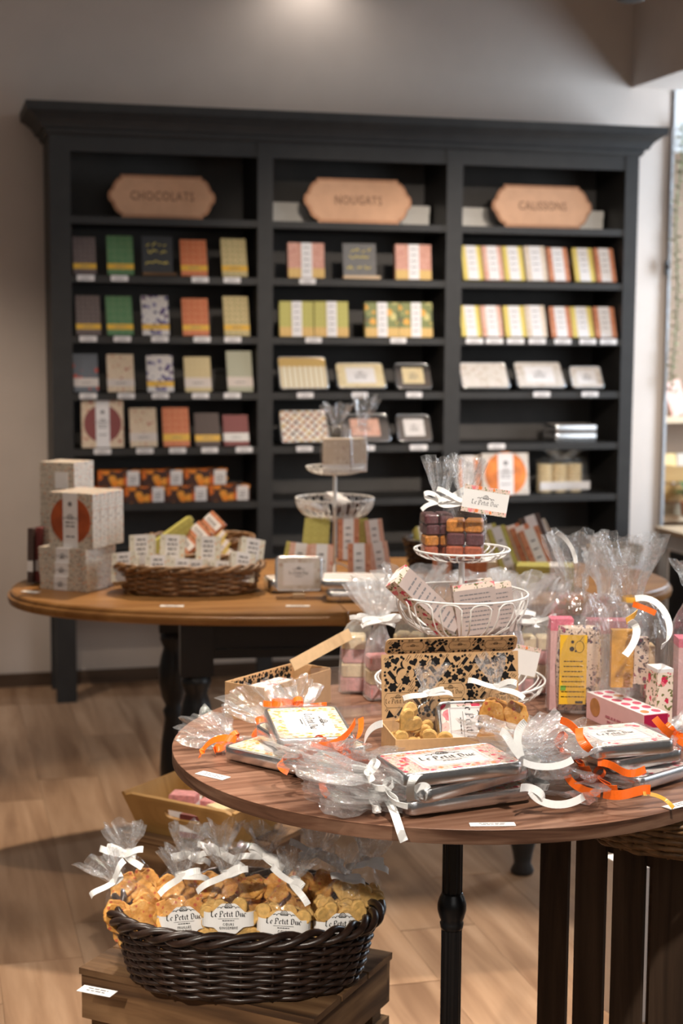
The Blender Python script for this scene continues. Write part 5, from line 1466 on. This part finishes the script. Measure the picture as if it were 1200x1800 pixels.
# ---- second kraft box at the rear left, seen from outside
A = at(386, 1261, TZ); ra = math.radians(-31)
B = at(465, 1273, TZ); wS = .092; wL = .205
KM = T(B.x, B.y, TZ) @ RZ(math.radians(55))            # x along the long side (away), y towards the left-back
kb = thing('gift_box', 'kraft gift box at the rear left of the round table, open with a folded flap', 'gift box', KM)
kh = .066
MB().box(0, wL, 0, .0022, 0, kh).build('side_panel', MT['kraft'], kb)
MB().box(0, wL, wS - .0022, wS, 0, kh).build('side_panel', MT['kraft'], kb)
MB().box(0, .0022, .0022, wS - .0022, 0, kh).build('end_panel', MT['kraft'], kb)
MB().box(wL - .0022, wL, .0022, wS - .0022, 0, kh + .002).build('end_panel', MT['kraft'], kb)
MB().box(0, wL, 0, wS, -.0003, .002).build('box_base', MT['kraft'], kb)
q = pattern(.004, wL - .004, .004, kh - .001, 15); stuff(placed(q.build('printed_pattern', MT['ink'], kb), T(0, wS - .0026, 0) @ RX(PI / 2)))
placed(MB().box(.085, wL + .07, 0, .022, -.001, .001).build('tuck_flap', MT['kraft_edge'], kb), T(0, -.004, kh + .004) @ RY(-.16) @ RX(1.15))
placed(MB().box(.02, .125, .012, wS - .012, 0, .02).build('flowered_carton', MT['floral_pale'], kb), T(0.02, 0, .030))
placed(MB().box(.006, .035, .01, wS - .01, 0, .018).build('white_paper', MT['paper'], kb), T(0, 0, .03))
# ---- clear acrylic sign holder
g = ont(578, 1268)
ac = thing('sign_holder', 'clear folded acrylic sign holder beside the rear kraft box', 'sign holder', T(g.x, g.y + .02, TZ) @ RZ(.35))
for sgn in (-1, 1):
    placed(MB().box(-.036, .036, -.0008, .0008, 0, .098).build('acrylic_sheet', MT['acrylic'], ac), T(0, sgn * .022, 0) @ RX(sgn * .22))
t = thing('acrylic_tray', 'thin clear acrylic tile lying on the table before the marshmallow bags', 'tile', T(ont(600, 1262).x + .03, ont(600, 1262).y + .05, TZ) @ RZ(.35))
MB().prism(rrect(.11, .08, .004, 3), 0, .002).build('tile', MT['acrylic'], t)
# ---- bags of marshmallow cubes behind
MW = ['mallow_pink', 'mallow_cream', 'mallow_pink']
bags = [(620, 1222, 3.02, .046, 'first from the left', .04, MW + ['mallow_cream']), (664, 1236, 2.96, .042, 'second from the left', .0, MW), (718, 1236, 3.04, .05, 'third from the left, behind the lid', .0, MW + ['mallow_cream']), (772, 1236, 3.07, .05, 'fourth, behind the lid', 0, MW + ['mallow_cream']),
        (842, 1236, 3.06, .05, 'right of the stem', .0, MW + ['mallow_cream']), (893, 1240, 2.98, .05, 'under the white card', .01, MW), (938, 1240, 3.02, .048, 'rightmost', 0, MW + ['mallow_cream'])]
for k, (px, py, dy, w_, s_, ln, lay) in enumerate(bags):
    g = atd(px, py, dy)
    loaf_bag(f'hazy clear bag of pink and cream marshmallow cubes, {s_}', (g.x, g.y, TZ), .3 * math.sin(k * 2.1), w_ + .012, .052, .028 * len(lay), .145 + .012 * (k % 3), 60 + k, .075, .062, (ln, 0), layers=lay, mat='cello_soft', ribbon_mat='white_ribbon', group='bags of marshmallow cubes', bowsize=.026)
# ---- the white wire stand
SP = Vector((at(806, 1262, TZ).x + .001, 2.812, TZ))
zm = lambda py: atd(806, py, SP.y).z - TZ
sw = wire_stand('white wire three-tiered stand at the back of the round table', SP, [(.03, zm(1192), .03, .155, 16, .7), (zm(1112), zm(1042), .03, .121, 14, .7), (zm(984), zm(965), .02, .0865, 12, .9)], zm(978))
# jelly bags on the top plate
JL = ['jelly_red', 'jelly_purple', 'jelly_orange']
for px, dy, w_, nm_, ln, lay, sd, rt_ in ((768, 2.815, .062, 'left', (.004, 0), ['jelly_red', 'jelly_orange', 'jelly_purple', 'jelly_purple'], 71, .2), (817, 2.79, .078, 'right', (.0, 0), ['jelly_red', 'jelly_purple', 'jelly_orange'], 72, -.15)):
    g = atd(px, 968, dy)
    t = loaf_bag(f'clear bag of layered fruit jellies, {nm_} of two on the top plate of the stand', (g.x, dy, TZ + zm(980)), rt_, w_, .062, .070 if nm_ == 'right' else .078, .105, sd, .075, .034, ln, layers=lay, ribbon_mat='white_ribbon', group='jelly bags on the top plate', bowsize=.03)
g0 = atd(808, 876, 2.74)
t = thing('gift_tag', 'white card with flowered edges tied to the right jelly bag', 'tag', T(g0.x + .045, g0.y, g0.z - .004) @ RZ(.12) @ RY(.16) @ RX(PI / 2))
MB().box(-.041, .041, -.024, .024, 0, .0006).build('card', MT['paper'], t)
for y0, y1 in ((.0165, .024), (-.024, -.0165)): MB().box(-.041, .041, y0, y1, .0006, .0008).build('flowered_edge', MT['floral'], t)
b = MB(); emblem(b, .016, 0, .003); blackletter(b, 'Le Petit Duc', .008, 0, -.008); b.build('printed_emblem', MT['grey_ink'], t).matrix_local = T(0, 0, .0008)
# flowered boxes in the middle bowl
def sprig_box(label, M, L=.105, Wd=.062, H=.026):
    t = thing('nougat_box', label, 'gift box', M, 'sprig patterned boxes in the wire bowl')
    MB().box(-Wd / 2, Wd / 2, -H, 0, 0, L).build('carton', MT['floral_sparse'], t)
    MB().box(-Wd / 2 - .0004, Wd / 2 + .0004, -H - .0005, -H, .0, L - .010).build('rear_label', MT['band_white'] if False else MT['label_grey'], t)
    MB().box(-Wd * .30, Wd * .26, -H + .0005, -.0005, L, L + .0006).build('paper_strap', MT['label'], t)
    b = MB(); textlines(b, 0, L * .78, Wd * .8, 9, L * .085, L * .022, random.Random(5)); b.build('printed_text', MT['grey_ink'], t).matrix_local = T(0, -H - .0006, 0) @ RX(PI / 2)
    return t
MT['label_grey'] = plain('grey_rose_label', (.43, .345, .32), .5, var=.04)
for k, (px, py, dy, an, s_) in enumerate(((838, 1112, 2.785, .12, 'front'), (874, 1110, 2.80, .2, 'right'), (842, 1112, 2.84, .1, 'rear'))):
    g = atd(px, py, dy)
    sprig_box(f'flower sprig nougat box standing in the middle wire bowl, {s_} of three', T(g.x, g.y, TZ + zm(1112) + .004) @ RZ(an) @ RY(-.12) @ RX(-.12), L=.092 if s_ == 'front' else .090, Wd=.076 if s_ == 'front' else .06)
g = atd(788, 1105, 2.78)
sprig_box('flower sprig nougat box leaning out of the left side of the wire bowl', T(g.x, g.y, TZ + zm(1105)) @ RY(-.90) @ RZ(.75) @ RX(.12), L=.145, Wd=.045, H=.03)
# white card hanging at the right
g = atd(908, 1158, 2.74)
t = thing('gift_tag', 'large white card with a flowered top edge right of the printed lid', 'tag', T(g.x, g.y, g.z) @ RZ(.15) @ RY(.22) @ RX(PI / 2))
MB().box(-.040, .040, -.026, .026, 0, .0006).build('card', MT['paper'], t); MB().box(-.040, .040, .0185, .026, .0006, .0008).build('flowered_edge', MT['floral'], t)
# ---- tall gift bags at the right
def tall(label, g, w, d, h, fl, flw, lean, seed, rot=0, mat='cello_tall'):
    t = thing('gift_bag', label, 'clear bag', T(g.x, g.y, TZ) @ RZ(rot), 'tall clear gift bags at the right of the round table')
    bag_film(t, w, d, h, .013, fl, flw, seed, lean=lean, mat=mat, shoulder=.72, n=52, wob=.005)
    return t
g = ont(1012, 1250)
b1 = tall('tall clear gift bag with a yellow labelled packet inside', g, .116, .080, .222, .115, .050, (-.006, .0), 81)
pbx = MB().box(-.052, -.010, -.012, .024, .004, .176).build('pink_carton', MT['pink_card'], b1)
MB().box(-.0522, -.0098, -.0122, .0242, .155, .1765).build('carton_band', MT['pink_hot'], b1)
for k in range(5):
    MB().prism([(.010 * math.cos(2 * PI * i / 20), .0085 * math.sin(2 * PI * i / 20)) for i in range(20)], 0, .0006).build('printed_macaron', MT['dot_pink'], b1).matrix_local = T(-.026 + (k % 2) * .004, -.0126, .135 - .028 * k) @ RX(PI / 2)
pk = MB(); pk.rings([[Vector((x * (1 - .10 * abs(z / .16 - .5) * 2 * (0 if abs(y) > 1 else 1)), -.016 + y * (.55 + 1.8 * math.sin(PI * min(1, max(0, z / .16)))) , .006 + z)) for x, y in sellipse(.043, .0075, 3, 28)] for z in (0, .006, .02, .05, .08, .11, .14, .154, .16)], smooth=True)
pk.build('flowered_packet', MT['floral_dark'], b1)
yl = MB(); yl.box(-.038, .012, -.0375, -.0365, .022, .152); yl.build('yellow_label', MT['yellow_label'], b1)
b = MB(); textlines(b, -.013, .100, .043, 8, .0095, .0016, random.Random(3)); 
polyline(b, [(-.002 + .008 * math.cos(t_), .128 + .011 * math.sin(t_)) for t_ in [i * 2 * PI / 18 for i in range(19)]], .0008); polyline(b, [(-.002, .138), (.004, .147)], .0008)
for cx_, cy_, r_ in ((-.016, .124, .0045), (-.015, .137, .003), (-.009, .120, .002)):
    n0 = len(b.v); pp = [(cx_ + r_ * math.cos(i * PI / 6), cy_ + r_ * math.sin(i * PI / 6)) for i in range(12)]; b.v += [(x, y, .0004) for x, y in pp]; b.face(tuple(range(n0, n0 + 12)), pp)
polyline(b, [(-.008, .024 + .0), (.006, .024)], .0045)
b.build('printed_text', MT['ink'], b1).matrix_local = T(0, -.0377, .002) @ RX(PI / 2)
MB().box(-.036, -.026, -.0381, -.0375, .048, .057).build('green_seal', plain('green_print', (.18, .40, .06), .5), b1)
tail(b1, 'white_ribbon', [at(1012, 990, 1.03), at(1010, 970, 1.05), at(998, 945, 1.075), at(978, 936, 1.09)], .0040, (.8, .2, .5))
g = ont(1106, 1262)
b2 = tall('tall clear gift bag with amber and flowered packets and a gold tie', g, .135, .095, .218, .120, .060, (-.004, 0), 82)
MB().box(-.040, .000, -.022, -.004, .062, .168).build('amber_packet', MT['orange_window'] if False else plain('amber_film', (.72, .36, .06), .3, var=.3, scale=30), b2)
MB().box(.000, .026, -.030, -.010, .070, .155).build('flowered_packet', MT['floral_dark'], b2)
MB().box(.026, .038, -.028, .010, .045, .140).build('kraft_carton', MT['kraft_edge'], b2); MB().box(.020, .0258, -.0285, .010, .045, .140).build('flowered_side', MT['floral_sparse'], b2)
g_ = ont(1166, 1292)
t = thing('flowered_carton', 'slim white flower sprig carton standing right of the pink macaron box', 'gift box', T(g_.x, g_.y, TZ) @ RZ(.25))
MB().box(-.015, .015, 0, .045, 0, .118).build('carton', MT['floral_sparse'], t); MB().box(-.0152, .0152, -.0002, .0452, .112, .1185).build('carton_lid', MT['label'], t)
MB().lathe([(.0155, -.005), (.0165, 0), (.0155, .005)], 20, T(-.004, 0, .222), cap=False).build('gold_tie', MT['gold_ribbon'], b2)
tail(b2, 'gold_ribbon', [at(1100, 1092, .955), at(1110, 1086, .96), at(1116, 1080, .965), at(1119, 1076, .968)], .0065, (.4, .1, .9))
tail(b2, 'white_ribbon', [at(1106, 1092, .955), at(1128, 1100, .94), at(1118, 1130, .92), at(1098, 1152, .90)], .0066, (.9, .1, .3))
tail(b2, 'white_ribbon', [at(1116, 1052, .99), at(1170, 1040, 1.0), at(1195, 1120, .93), at(1162, 1137, .92)], .0056, (.5, .3, .6))
tail(b2, 'orange_ribbon', [at(1112, 1062, .98), at(1125, 1066, .975), at(1140, 1072, .97), at(1152, 1078, .965)], .0050, (.2, .2, .9))
g = ont(1222, 1278)
b3 = tall('tall clear gift bag cut by the right edge, with a pink carton inside', g, .105, .08, .225, .075, .045, (.0, 0), 83)
MB().box(-.040, .045, -.025, .02, .004, .165).build('pink_carton', MT['pink_card'], b3); MB().box(-.0402, .0452, -.0252, .0202, .15, .1655).build('carton_band', MT['pink_hot'], b3)
g = atd(1060, 1240, 2.98)
b4 = tall('tall clear gift bag at the back between the two larger ones', Vector((g.x, g.y, 0)), .10, .07, .20, .09, .045, (.0, 0), 84, mat='cello_soft')
MB().box(-.035, .04, -.02, .02, .004, .13).build('flowered_carton', MT['p_beige'], b4); MB().box(-.035, .04, -.0202, .0202, .13, .155).build('carton_band', MT['pink_hot'], b4)
# ---- pink macaron box lying before the bags
h_ = .049
A = at(1031, 1216, TZ + h_); B = at(1131, 1257, TZ + h_); D = at(1062, 1203, TZ + h_)
ml = (B - A).length; mr = math.atan2(B.y - A.y, B.x - A.x); mw = .05
mb_ = thing('macaron_box', 'pink box with printed macarons lying before the tall bags', 'gift box', T(A.x, A.y, TZ) @ RZ(mr))
MB().box(0, ml, 0, mw, 0, h_).build('carton', MT['pink_card'], mb_)
MB().box(ml, ml + .0008, .001, mw - .001, .001, h_ - .001).build('end_panel', MT['crimson'], mb_)
MB().box(0, ml, 0, mw, h_, h_ + .0003).build('top_panel', MT['label'], mb_)
rn = random.Random(6)
for i in range(6):
    for j in range(2):
        mt_ = 'dot_brown' if (i, j) in ((1, 1), (5, 0)) else 'dot_pink'
        MB().prism([(.0105 * math.cos(2 * PI * k / 20), .0078 * math.sin(2 * PI * k / 20)) for k in range(20)], 0, .0004).build('printed_macaron', MT[mt_], mb_).matrix_local = T(ml * (.10 + .16 * i), mw * (.28 + .46 * j), h_ + .0003) @ RZ(.3 * math.sin(i + j))
MB().prism([(.017 * math.cos(2 * PI * k / 20), .017 * math.sin(2 * PI * k / 20)) for k in range(20)], 0, .0005).build('printed_macaron', MT['dot_brown'], mb_).matrix_local = T(ml * .16, -.0001, h_ * .55) @ RX(PI / 2)
b = MB(); textlines(b, ml * .55, h_ * .35, ml * .4, 3, .009, .004, random.Random(2)); b.build('printed_text', plain('pink_ink', (.5, .16, .2), .5), mb_).matrix_local = T(0, -.0003, 0) @ RX(PI / 2)
# ---- price cards
def tcard(label, pa, pb_, Wd):
    a, b = ont(*pa), ont(*pb_); d = b - a
    card(label, ((a.x + b.x) / 2, (a.y + b.y) / 2, TZ), math.atan2(d.y, d.x), d.length, Wd)
tcard('white price card beside the confetti tins at the left edge', (350, 1358), (398, 1369), .020)
tcard('white price card before the rose tins at the front edge', (825, 1450), (905, 1449), .016)
tcard('white price card at the right edge below the small flowered tins', (1170, 1421), (1222, 1408), .018)
# ------------------------------------------------------------------ crate and basket of biscuits, front left
def crate(label, M, L, Wd, H, mat, nv=3, gap=.03, group='wooden crates', vertical=False, top=True, post=.035, tn=3, th=.012):
    t = thing('wooden_crate', label, 'crate', M, group); mm = MT[mat]
    for x in (th, L - th - post):
        for y in (th, Wd - th - post): MB().box(x, x + post, y, y + post, 0, H - (th if top else 0)).build('corner_post', mm, t)
    if not vertical:
        hh = (H - .002 - gap * (nv - 1)) / nv
        for k in range(nv):
            z = k * (hh + gap)
            for y in (0, Wd - th): MB().box(0, L, y, y + th, z, z + hh).build('slat', mm, t)
            for x in (0, L - th): MB().box(x, x + th, th, Wd - th, z, z + hh).build('slat', mm, t)
    else:
        wd = (L - gap * (nv - 1)) / nv
        for k in range(nv):
            x = k * (wd + gap)
            for y in (0,): placed(MB().box(0, H - th, -wd / 2, wd / 2, 0, th).build('slat', mm, t), T(x + wd / 2, y + th, 0) @ RX(PI / 2) @ RZ(PI / 2))
        for x in (L - th,): placed(MB().box(0, H - th, -(Wd - 2 * th) / 2, (Wd - 2 * th) / 2, 0, th).build('end_board', mm, t), T(x, Wd / 2, 0) @ RY(-PI / 2) @ T(0, 0, -th))
        for y in (th, Wd - 2 * th): MB().box(th, L - th, y, y + th, H - .052, H - th).build('rail', mm, t)
    if top:
        w_ = (Wd + .004 - .006 * (tn - 1)) / tn
        for k in range(tn):
            MB().box(-.004, L + .004, -.002 + k * (w_ + .006), -.002 + k * (w_ + .006) + w_, H - th, H).build('top_board', mm, t)
    return t
CZ = .33; CA = math.radians(-26)
CM = T(-.456, 2.667, 0) @ RZ(CA)
crate('old brown wooden crate under the dark basket of biscuits', CM, .46, .31, CZ, 'crate', nv=3, gap=.028, tn=3)
p0 = at(132, 1741, CZ); p1 = at(206, 1750, CZ)
a = at(150, 1733, CZ + .001); b = at(205, 1748, CZ + .001)
card('white price card on the front left corner of the brown crate', ((a.x + b.x) / 2 - .006, (a.y + b.y) / 2 - .004, CZ + .0006), CA + .06, .066, .026)
BC = Vector((-.163, 2.655, CZ + .001))
ob = oval_basket('dark woven willow basket heaped with bags of biscuits', BC, 0, .226, .158, .118, 'wicker_dark', 15, 30, a0=.86, rw=.0043, rim=.0105, seed=2)
MB().prism(sellipse(.185, .120, 2.3, 40), .009, .055).build('lining', MT['crate_shaded'], ob)
def bagat(px, dy, z, **k):
    g = atd(px, 1600, dy); return (g.x, dy, z)
HS = ['CŒURS', 'GINGEMBRE']; FS = ['FEUILLES', 'EN ROUX']
zf = CZ + .030
K = dict(zb=.060, step=.030)
cookie_bag('bag of heart biscuits with a full label, left of two in the dark basket', bagat(402, 2.575, zf), .04, 'heart', seed=8, h=.172, count=16, band=dict(sub=HS, z=.100), tilt=(-.10, .0), lean=(-.004, 0), **K)
cookie_bag('bag of heart biscuits with a full label, right of two in the dark basket', bagat(494, 2.575, zf - .006), .0, 'heart', seed=12, h=.168, count=16, band=dict(sub=HS, z=.094), tilt=(-.10, .05), lean=(.010, 0), **K)
cookie_bag('bag of heart biscuits at the right with its label half hidden', bagat(586, 2.615, zf - .012), .30, 'heart', seed=16, h=.165, count=16, band=dict(sub=HS, z=.082), tilt=(-.08, .08), lean=(.006, 0), **K)
cookie_bag('bag of red speckled biscuits with a label, left of the heart biscuits', bagat(328, 2.600, zf - .008), .10, 'leaf', seed=10, h=.168, count=16, band=dict(sub=FS, z=.092), tilt=(-.12, -.05), lean=(.0, 0), **K)
cookie_bag('bag of red speckled biscuits leaning over the left rim of the dark basket', bagat(266, 2.640, zf + .012), .22, 'leaf', seed=14, h=.145, count=14, tilt=(-.08, -.40), lean=(-.008, 0), w=.088, zb=.04, step=.032)
back = [(246, 2.72, 'leaf', -.12, 'far left of the back row', 5), (318, 2.715, 'leaf', .06, 'second in the back row', 7), (388, 2.725, 'leaf', .0, 'third in the back row', 9), (455, 2.715, 'leaf', .05, 'fourth in the back row', 13), (536, 2.73, 'leaf', .12, 'fifth in the back row', 15), (610, 2.70, 'heart', .25, 'far right of the back row', 18)]
for px, dy, kd, ty, s_, sd in back:
    cookie_bag('bag of ' + ('red speckled' if kd == 'leaf' else 'heart') + f' biscuits, {s_} of the dark basket', bagat(px, dy, zf + .012), .15 * math.sin(sd), kd, seed=sd, h=.152, count=13, tilt=(.02, ty), w=.080, d=.056, fl=.050, lean=(.004 * math.sin(sd), .004), zb=.050, step=.032)
# ------------------------------------------------------------------ honey coloured tray on a crate, left
TA = at(213, 1392, .46); rotT = math.radians(-31)
TMx = T(TA.x, TA.y, 0) @ RZ(rotT)
tl, tw, tz0, tz1, ins = .30, .22, .372, .46, .028
crate('brown wooden crate under the honey coloured tray', TMx @ T(.005, -.0, 0), .31, .23, tz0 - .001, 'crate', nv=3, gap=.03, tn=2)
tr = thing('wooden_tray', 'honey coloured wooden tray with slanted sides and a handle slot', 'tray', TMx)
def face(P, th=.008, slot=None, name='side_board'):
    """board from four corners (bottom-left, bottom-right, top-right, top-left), thickness inwards"""
    P = [Vector(p) for p in P]; nrm = (P[1] - P[0]).cross(P[3] - P[0]).normalized()
    def pt(u, v): return (P[0] * (1 - u) + P[1] * u) * (1 - v) + (P[3] * (1 - u) + P[2] * u) * v
    mb = MB()
    if not slot:
        q = [pt(0, 0), pt(1, 0), pt(1, 1), pt(0, 1)]
        mb.rings([q, [x - nrm * th for x in q]][::-1], smooth=False)
    else:
        u0, u1, v0, v1 = slot; n = 32; inn = []; out = []
        for i in range(n):
            a = 2 * PI * (i + .5) / n; c, s_ = math.cos(a), math.sin(a)
            inn.append(((u0 + u1) / 2 + (u1 - u0) / 2 * math.copysign(abs(c) ** .35, c), (v0 + v1) / 2 + (v1 - v0) / 2 * math.copysign(abs(s_) ** .6, s_)))
            k = 1 / max(abs(c), abs(s_)); out.append((.5 + .5 * c * k, .5 + .5 * s_ * k))
        O = [pt(*p) for p in out]; I = [pt(*p) for p in inn]
        O2 = [p - nrm * th for p in O]; I2 = [p - nrm * th for p in I]
        mb.rings([O, I, I2, O2, O], cap0=False, cap1=False, smooth=False)
    return mb.build(name, MT['honey'], tr)
a, b_, i_ = tl, tw, ins
face([(i_, i_, tz0), (a - i_, i_, tz0), (a, 0, tz1), (0, 0, tz1)], slot=(.36, .68, .52, .76), name='front_board')
face([(a - i_, b_ - i_, tz0), (i_, b_ - i_, tz0), (0, b_, tz1), (a, b_, tz1)], name='rear_board')
face([(i_, b_ - i_, tz0), (i_, i_, tz0), (0, 0, tz1), (0, b_, tz1)], name='end_board')
face([(a - i_, i_, tz0), (a - i_, b_ - i_, tz0), (a, b_, tz1), (a, 0, tz1)], name='end_board')
MB().box(i_, a - i_, i_, b_ - i_, tz0, tz0 + .008).build('bottom_board', MT['honey'], tr)
rn = random.Random(3)
CT = [(.11, .09, .34, 'mallow_pink', 'pink topped carton with a white band', .058, .078), (.17, .06, .1, 'p_maroon', 'dark red packet', .06, .05), (.20, .12, -.3, 'mallow_cream', 'cream packet', .055, .055), (.07, .15, .5, 'paper', 'white packet', .06, .045), (.235, .08, .2, 'band_yellow', 'yellow edged packet', .04, .05), (.14, .16, .2, 'mallow_pink', 'pink packet', .055, .05)]
for x, y, an, mt, nm_, w_, h_ in CT:
    o = thing('sweet_packet', f'{nm_} lying in the honey coloured tray', 'packet', TMx @ T(x, y, tz0 + .0085) @ RZ(an), 'packets in the honey coloured tray')
    body(o, w_, h_, .04, MT[mt]); pane(o, -w_ / 2 - .0004, w_ / 2 + .0004, h_ * .25, h_ * .62, -.04, MT['label'], 'paper_band')
    MB().box(w_ / 2, w_ / 2 + .0006, -.038, -.002, h_ * .1, h_ * .75).build('side_label', MT['label'], o)
# ------------------------------------------------------------------ tall crate and basket under the table, right
cd = Vector((.593, -.805, 0)); ca = math.atan2(cd.y, cd.x)
XM = T(.352, 2.655, 0) @ RZ(ca)
crate('shaded upright crate with vertical slats under the right side of the table', XM, .415, .30, .645, 'crate_shaded', nv=5, gap=.0180, vertical=True, tn=3, th=.006, post=.02)
g = XM @ Vector((.26, .12, .646))
oval_basket('brown wicker basket on the upright crate under the table', (g.x - .045, g.y - .06, .646), -.4, .19, .17, .066, 'wicker_brown', 9, 26, a0=.74, rw=.0042, rim=.006, seed=15)

for x, y, w_, h_, mt, nm_ in ((.68, 3.25, .20, .34, 'paper', 'white'), (.98, 3.5, .20, .24, 'label', 'pale grey')):
    t = thing('shopping_bag', f'{nm_} paper carrier bag standing on the floor behind the upright crate', 'bag', T(x, y, 0) @ RZ(.4), 'paper bags behind the upright crate')
    MB().box(-w_ / 2, w_ / 2, -.05, .05, .0005, h_).build('paper_body', MT[mt], t)
    for sy in (-.051, .051): MB().tube(bez((-.04, sy, h_ - .02), (-.04, sy, h_ + .09), (.04, sy, h_ + .09), (.04, sy, h_ - .02), 10), .003, 6).build('handle', MT['kraft'], t)
# ------------------------------------------------------------------ lit alcove at the right
def SR(px, py, w): u, z = atS(px, py, w); return u, z
AM = FR
u0 = UE + .03
# side table with pale top
ut, zt2 = atS(1150, 925, -.05)
st = thing('side_table', 'white side table with a pale wooden top before the alcove', 'table', FR @ T(ut, -.05, 0))
sh = zt2
MB().box(0, 1.1, -.75, 0, sh - .018, sh).build('table_top', MT['palewood'], st)
MB().box(.02, 1.08, -.73, -.72, sh - .085, sh - .018).build('apron', MT['wall_white'], st); MB().box(.02, .035, -.72, -.02, sh - .085, sh - .018).build('apron', MT['wall_white'], st)
for x in (.018, 1.05):
    for y in (-.735, -.035): MB().box(x, x + .03, y, y + .03, 0, sh - .018).build('leg', MT['wall_white'], st)
MB().box(.06, 1.04, -.68, -.66, .02, sh - .10).build('dark_panel', MT['black'], st); MB().box(.052, .062, -.68, -.04, .02, sh - .10).build('dark_panel', MT['black'], st)
# wall shelf with baskets
sw_ = WB + .45
us, zs = atS(1168, 732, sw_)
sf = thing('wall_rack', 'pale wooden wall rack with two boards inside the alcove', 'shelf', FR @ T(UE - .25, WB + .42, 0))
zl = atS(1180, 905, WB + .45)[1]
for z in (zs, zl): MB().box(0, 1.5, 0, .32, z - .03, z).build('shelf_board', MT['palewood'], sf)
MB().box(1.46, 1.5, .0, .32, 0, 2.1).build('upright', MT['palewood'], sf); MB().box(0, .04, .0, .32, 0, 2.1).build('upright', MT['palewood'], sf)
uu = lambda px: atS(px, 820, WB + .5)[0]
c1_ = crate('small orange wooden crate on the lower board of the alcove rack', FR @ T(uu(1158), WB + .44, zl + .07), .42, .26, .17, 'honey', nv=2, gap=.015, top=False, group=None)
t = thing('storage_basket', 'straw box under the orange crate in the alcove', 'basket', FR @ T(uu(1158), WB + .44, zl + .0005))
MB().box(0, .43, 0, .26, 0, .066).build('woven_body', MT['wicker_light'], t); MB().box(-.004, .434, -.004, .264, .056, .068).build('rim', MT['wicker_brown'], t)
for k, (dx, mt, an) in enumerate(((.06, 'p_limegold', .2), (.17, 'p_beige', -.2), (.28, 'p_limegold', .3))):
    o = thing('gift_bag', f'amber packet, {pos[k]} from the left in the orange crate of the alcove', 'packet', FR @ T(uu(1158) + dx, WB + .55, zl + .085) @ RZ(an) @ RX(-.2), 'amber packets in the alcove crate')
    body(o, .10, .20, .05, MT[mt]); pane(o, -.03, .03, .05, .12, -.05, MT['label'], 'paper_label')
for k in range(2):
    o = thing('chocolate_bar', f'pinkish brown flowered bar on the upper board of the alcove rack, {pos[k]}', 'chocolate bar', FR @ T(uu(1186) + .12 * k, WB + .48, zs + .001) @ RY(-.25) @ RX(-.2), 'flowered bars in the alcove')
    body(o, .09, .17, .03, MT['p_floral_cream' if k else 'p_peach'])
up, zp = atS(1196, 775, WB + .40)
pl_ = thing('potted_plant', 'small green potted plant in front of the alcove rack', 'plant', FR @ T(up + .03, WB + .36, zl - .0))
MB().lathe([(.03, 0), (.04, .07), (.042, .075), (.038, .075), (.03, .06)], 18).build('pot', MT['p_terracotta'], pl_)
rn = random.Random(4)
for k in range(14):
    a = k * 2.4; L = .07 + .06 * rn.random()
    P = bez((0, 0, .07), (.02 * math.cos(a), .02 * math.sin(a), .07 + L * .6), (.05 * math.cos(a), .05 * math.sin(a), .07 + L), (.09 * math.cos(a), .09 * math.sin(a), .06 + L * .7), 6)
    MB().strip(P, (-math.sin(a), math.cos(a), 0), [.004, .009, .013, .015, .013, .008, .002]).build('leaf', MT['plant'], pl_)
# table for the plant
# garland hanging along the edge of the alcove
ug, zg0 = atS(1186, 215, WB - .03); _, zg1 = atS(1182, 690, WB - .03)
gd = thing('garland', 'thin dry green garland hanging along the edge of the alcove', 'garland', FR @ T(UE + .035, WB - .03, 0))
MB().tube([(.01 * math.sin(z * 9), .004 * math.sin(z * 13), z) for z in [zg1 + (zg0 - zg1) * k / 30 for k in range(31)]], .003, 5).build('stem', MT['plant'], gd)
MT['dry_leaf'] = plain('dry_leaf', (.34, .30, .17), .7, var=.3)
lv = MB().strip(bez((0, 0, 0), (.012, 0, .01), (.025, 0, .012), (.034, 0, .004), 5), (0, 1, 0), [.001, .006, .008, .008, .005, .001]).build('leaf', MT['dry_leaf'], gd)
lv.matrix_local = T(0, 0, zg1)
for k in range(90):
    put(lv, gd, T(.01 * math.sin((zg1 + (zg0 - zg1) * k / 90) * 9), 0, zg1 + (zg0 - zg1) * k / 90) @ RZ(k * 2.4) @ RX(rn.random() * .8) @ RY(rn.random() * .6 - .2))
# door stop: dark latch on the trim
t = thing('wall_hook', 'small dark latch on the grey metal trim by the alcove', 'latch', FR @ T(UE - .012, WB - .022, atS(1168, 470, WB)[1]))
MB().box(-.006, .006, -.012, 0, -.030, .030).build('latch_plate', MT['black'], t); MB().box(-.004, .004, -.030, -.012, -.008, .008).build('latch_knob', MT['black'], t)
# ceiling spotlight, top right
q = atd(1108, 2, 5.2)
lp = thing('track_spotlight', 'black track spotlight hanging at the top right', 'lamp', T(q.x, q.y, q.z))
MB().lathe([(.036, .0), (.045, .004), (.047, .02), (.045, .12), (.03, .135)], 28).build('lamp_head', MT['black_iron'], lp)
MB().lathe([(.008, .13), (.008, 3.05 - q.z)], 12).build('stem', MT['black_iron'], lp)
for o in bpy.data.objects:
    if o.type == 'MESH' and o.name.split('.')[0] in ('chalk_writing', 'printed_emblem', 'printed_text', 'printed_label'): o['kind'] = 'stuff'
    if o.type == 'MESH' and o.parent is None and 'kind' not in o and 'category' not in o: print('UNTAGGED', o.name)
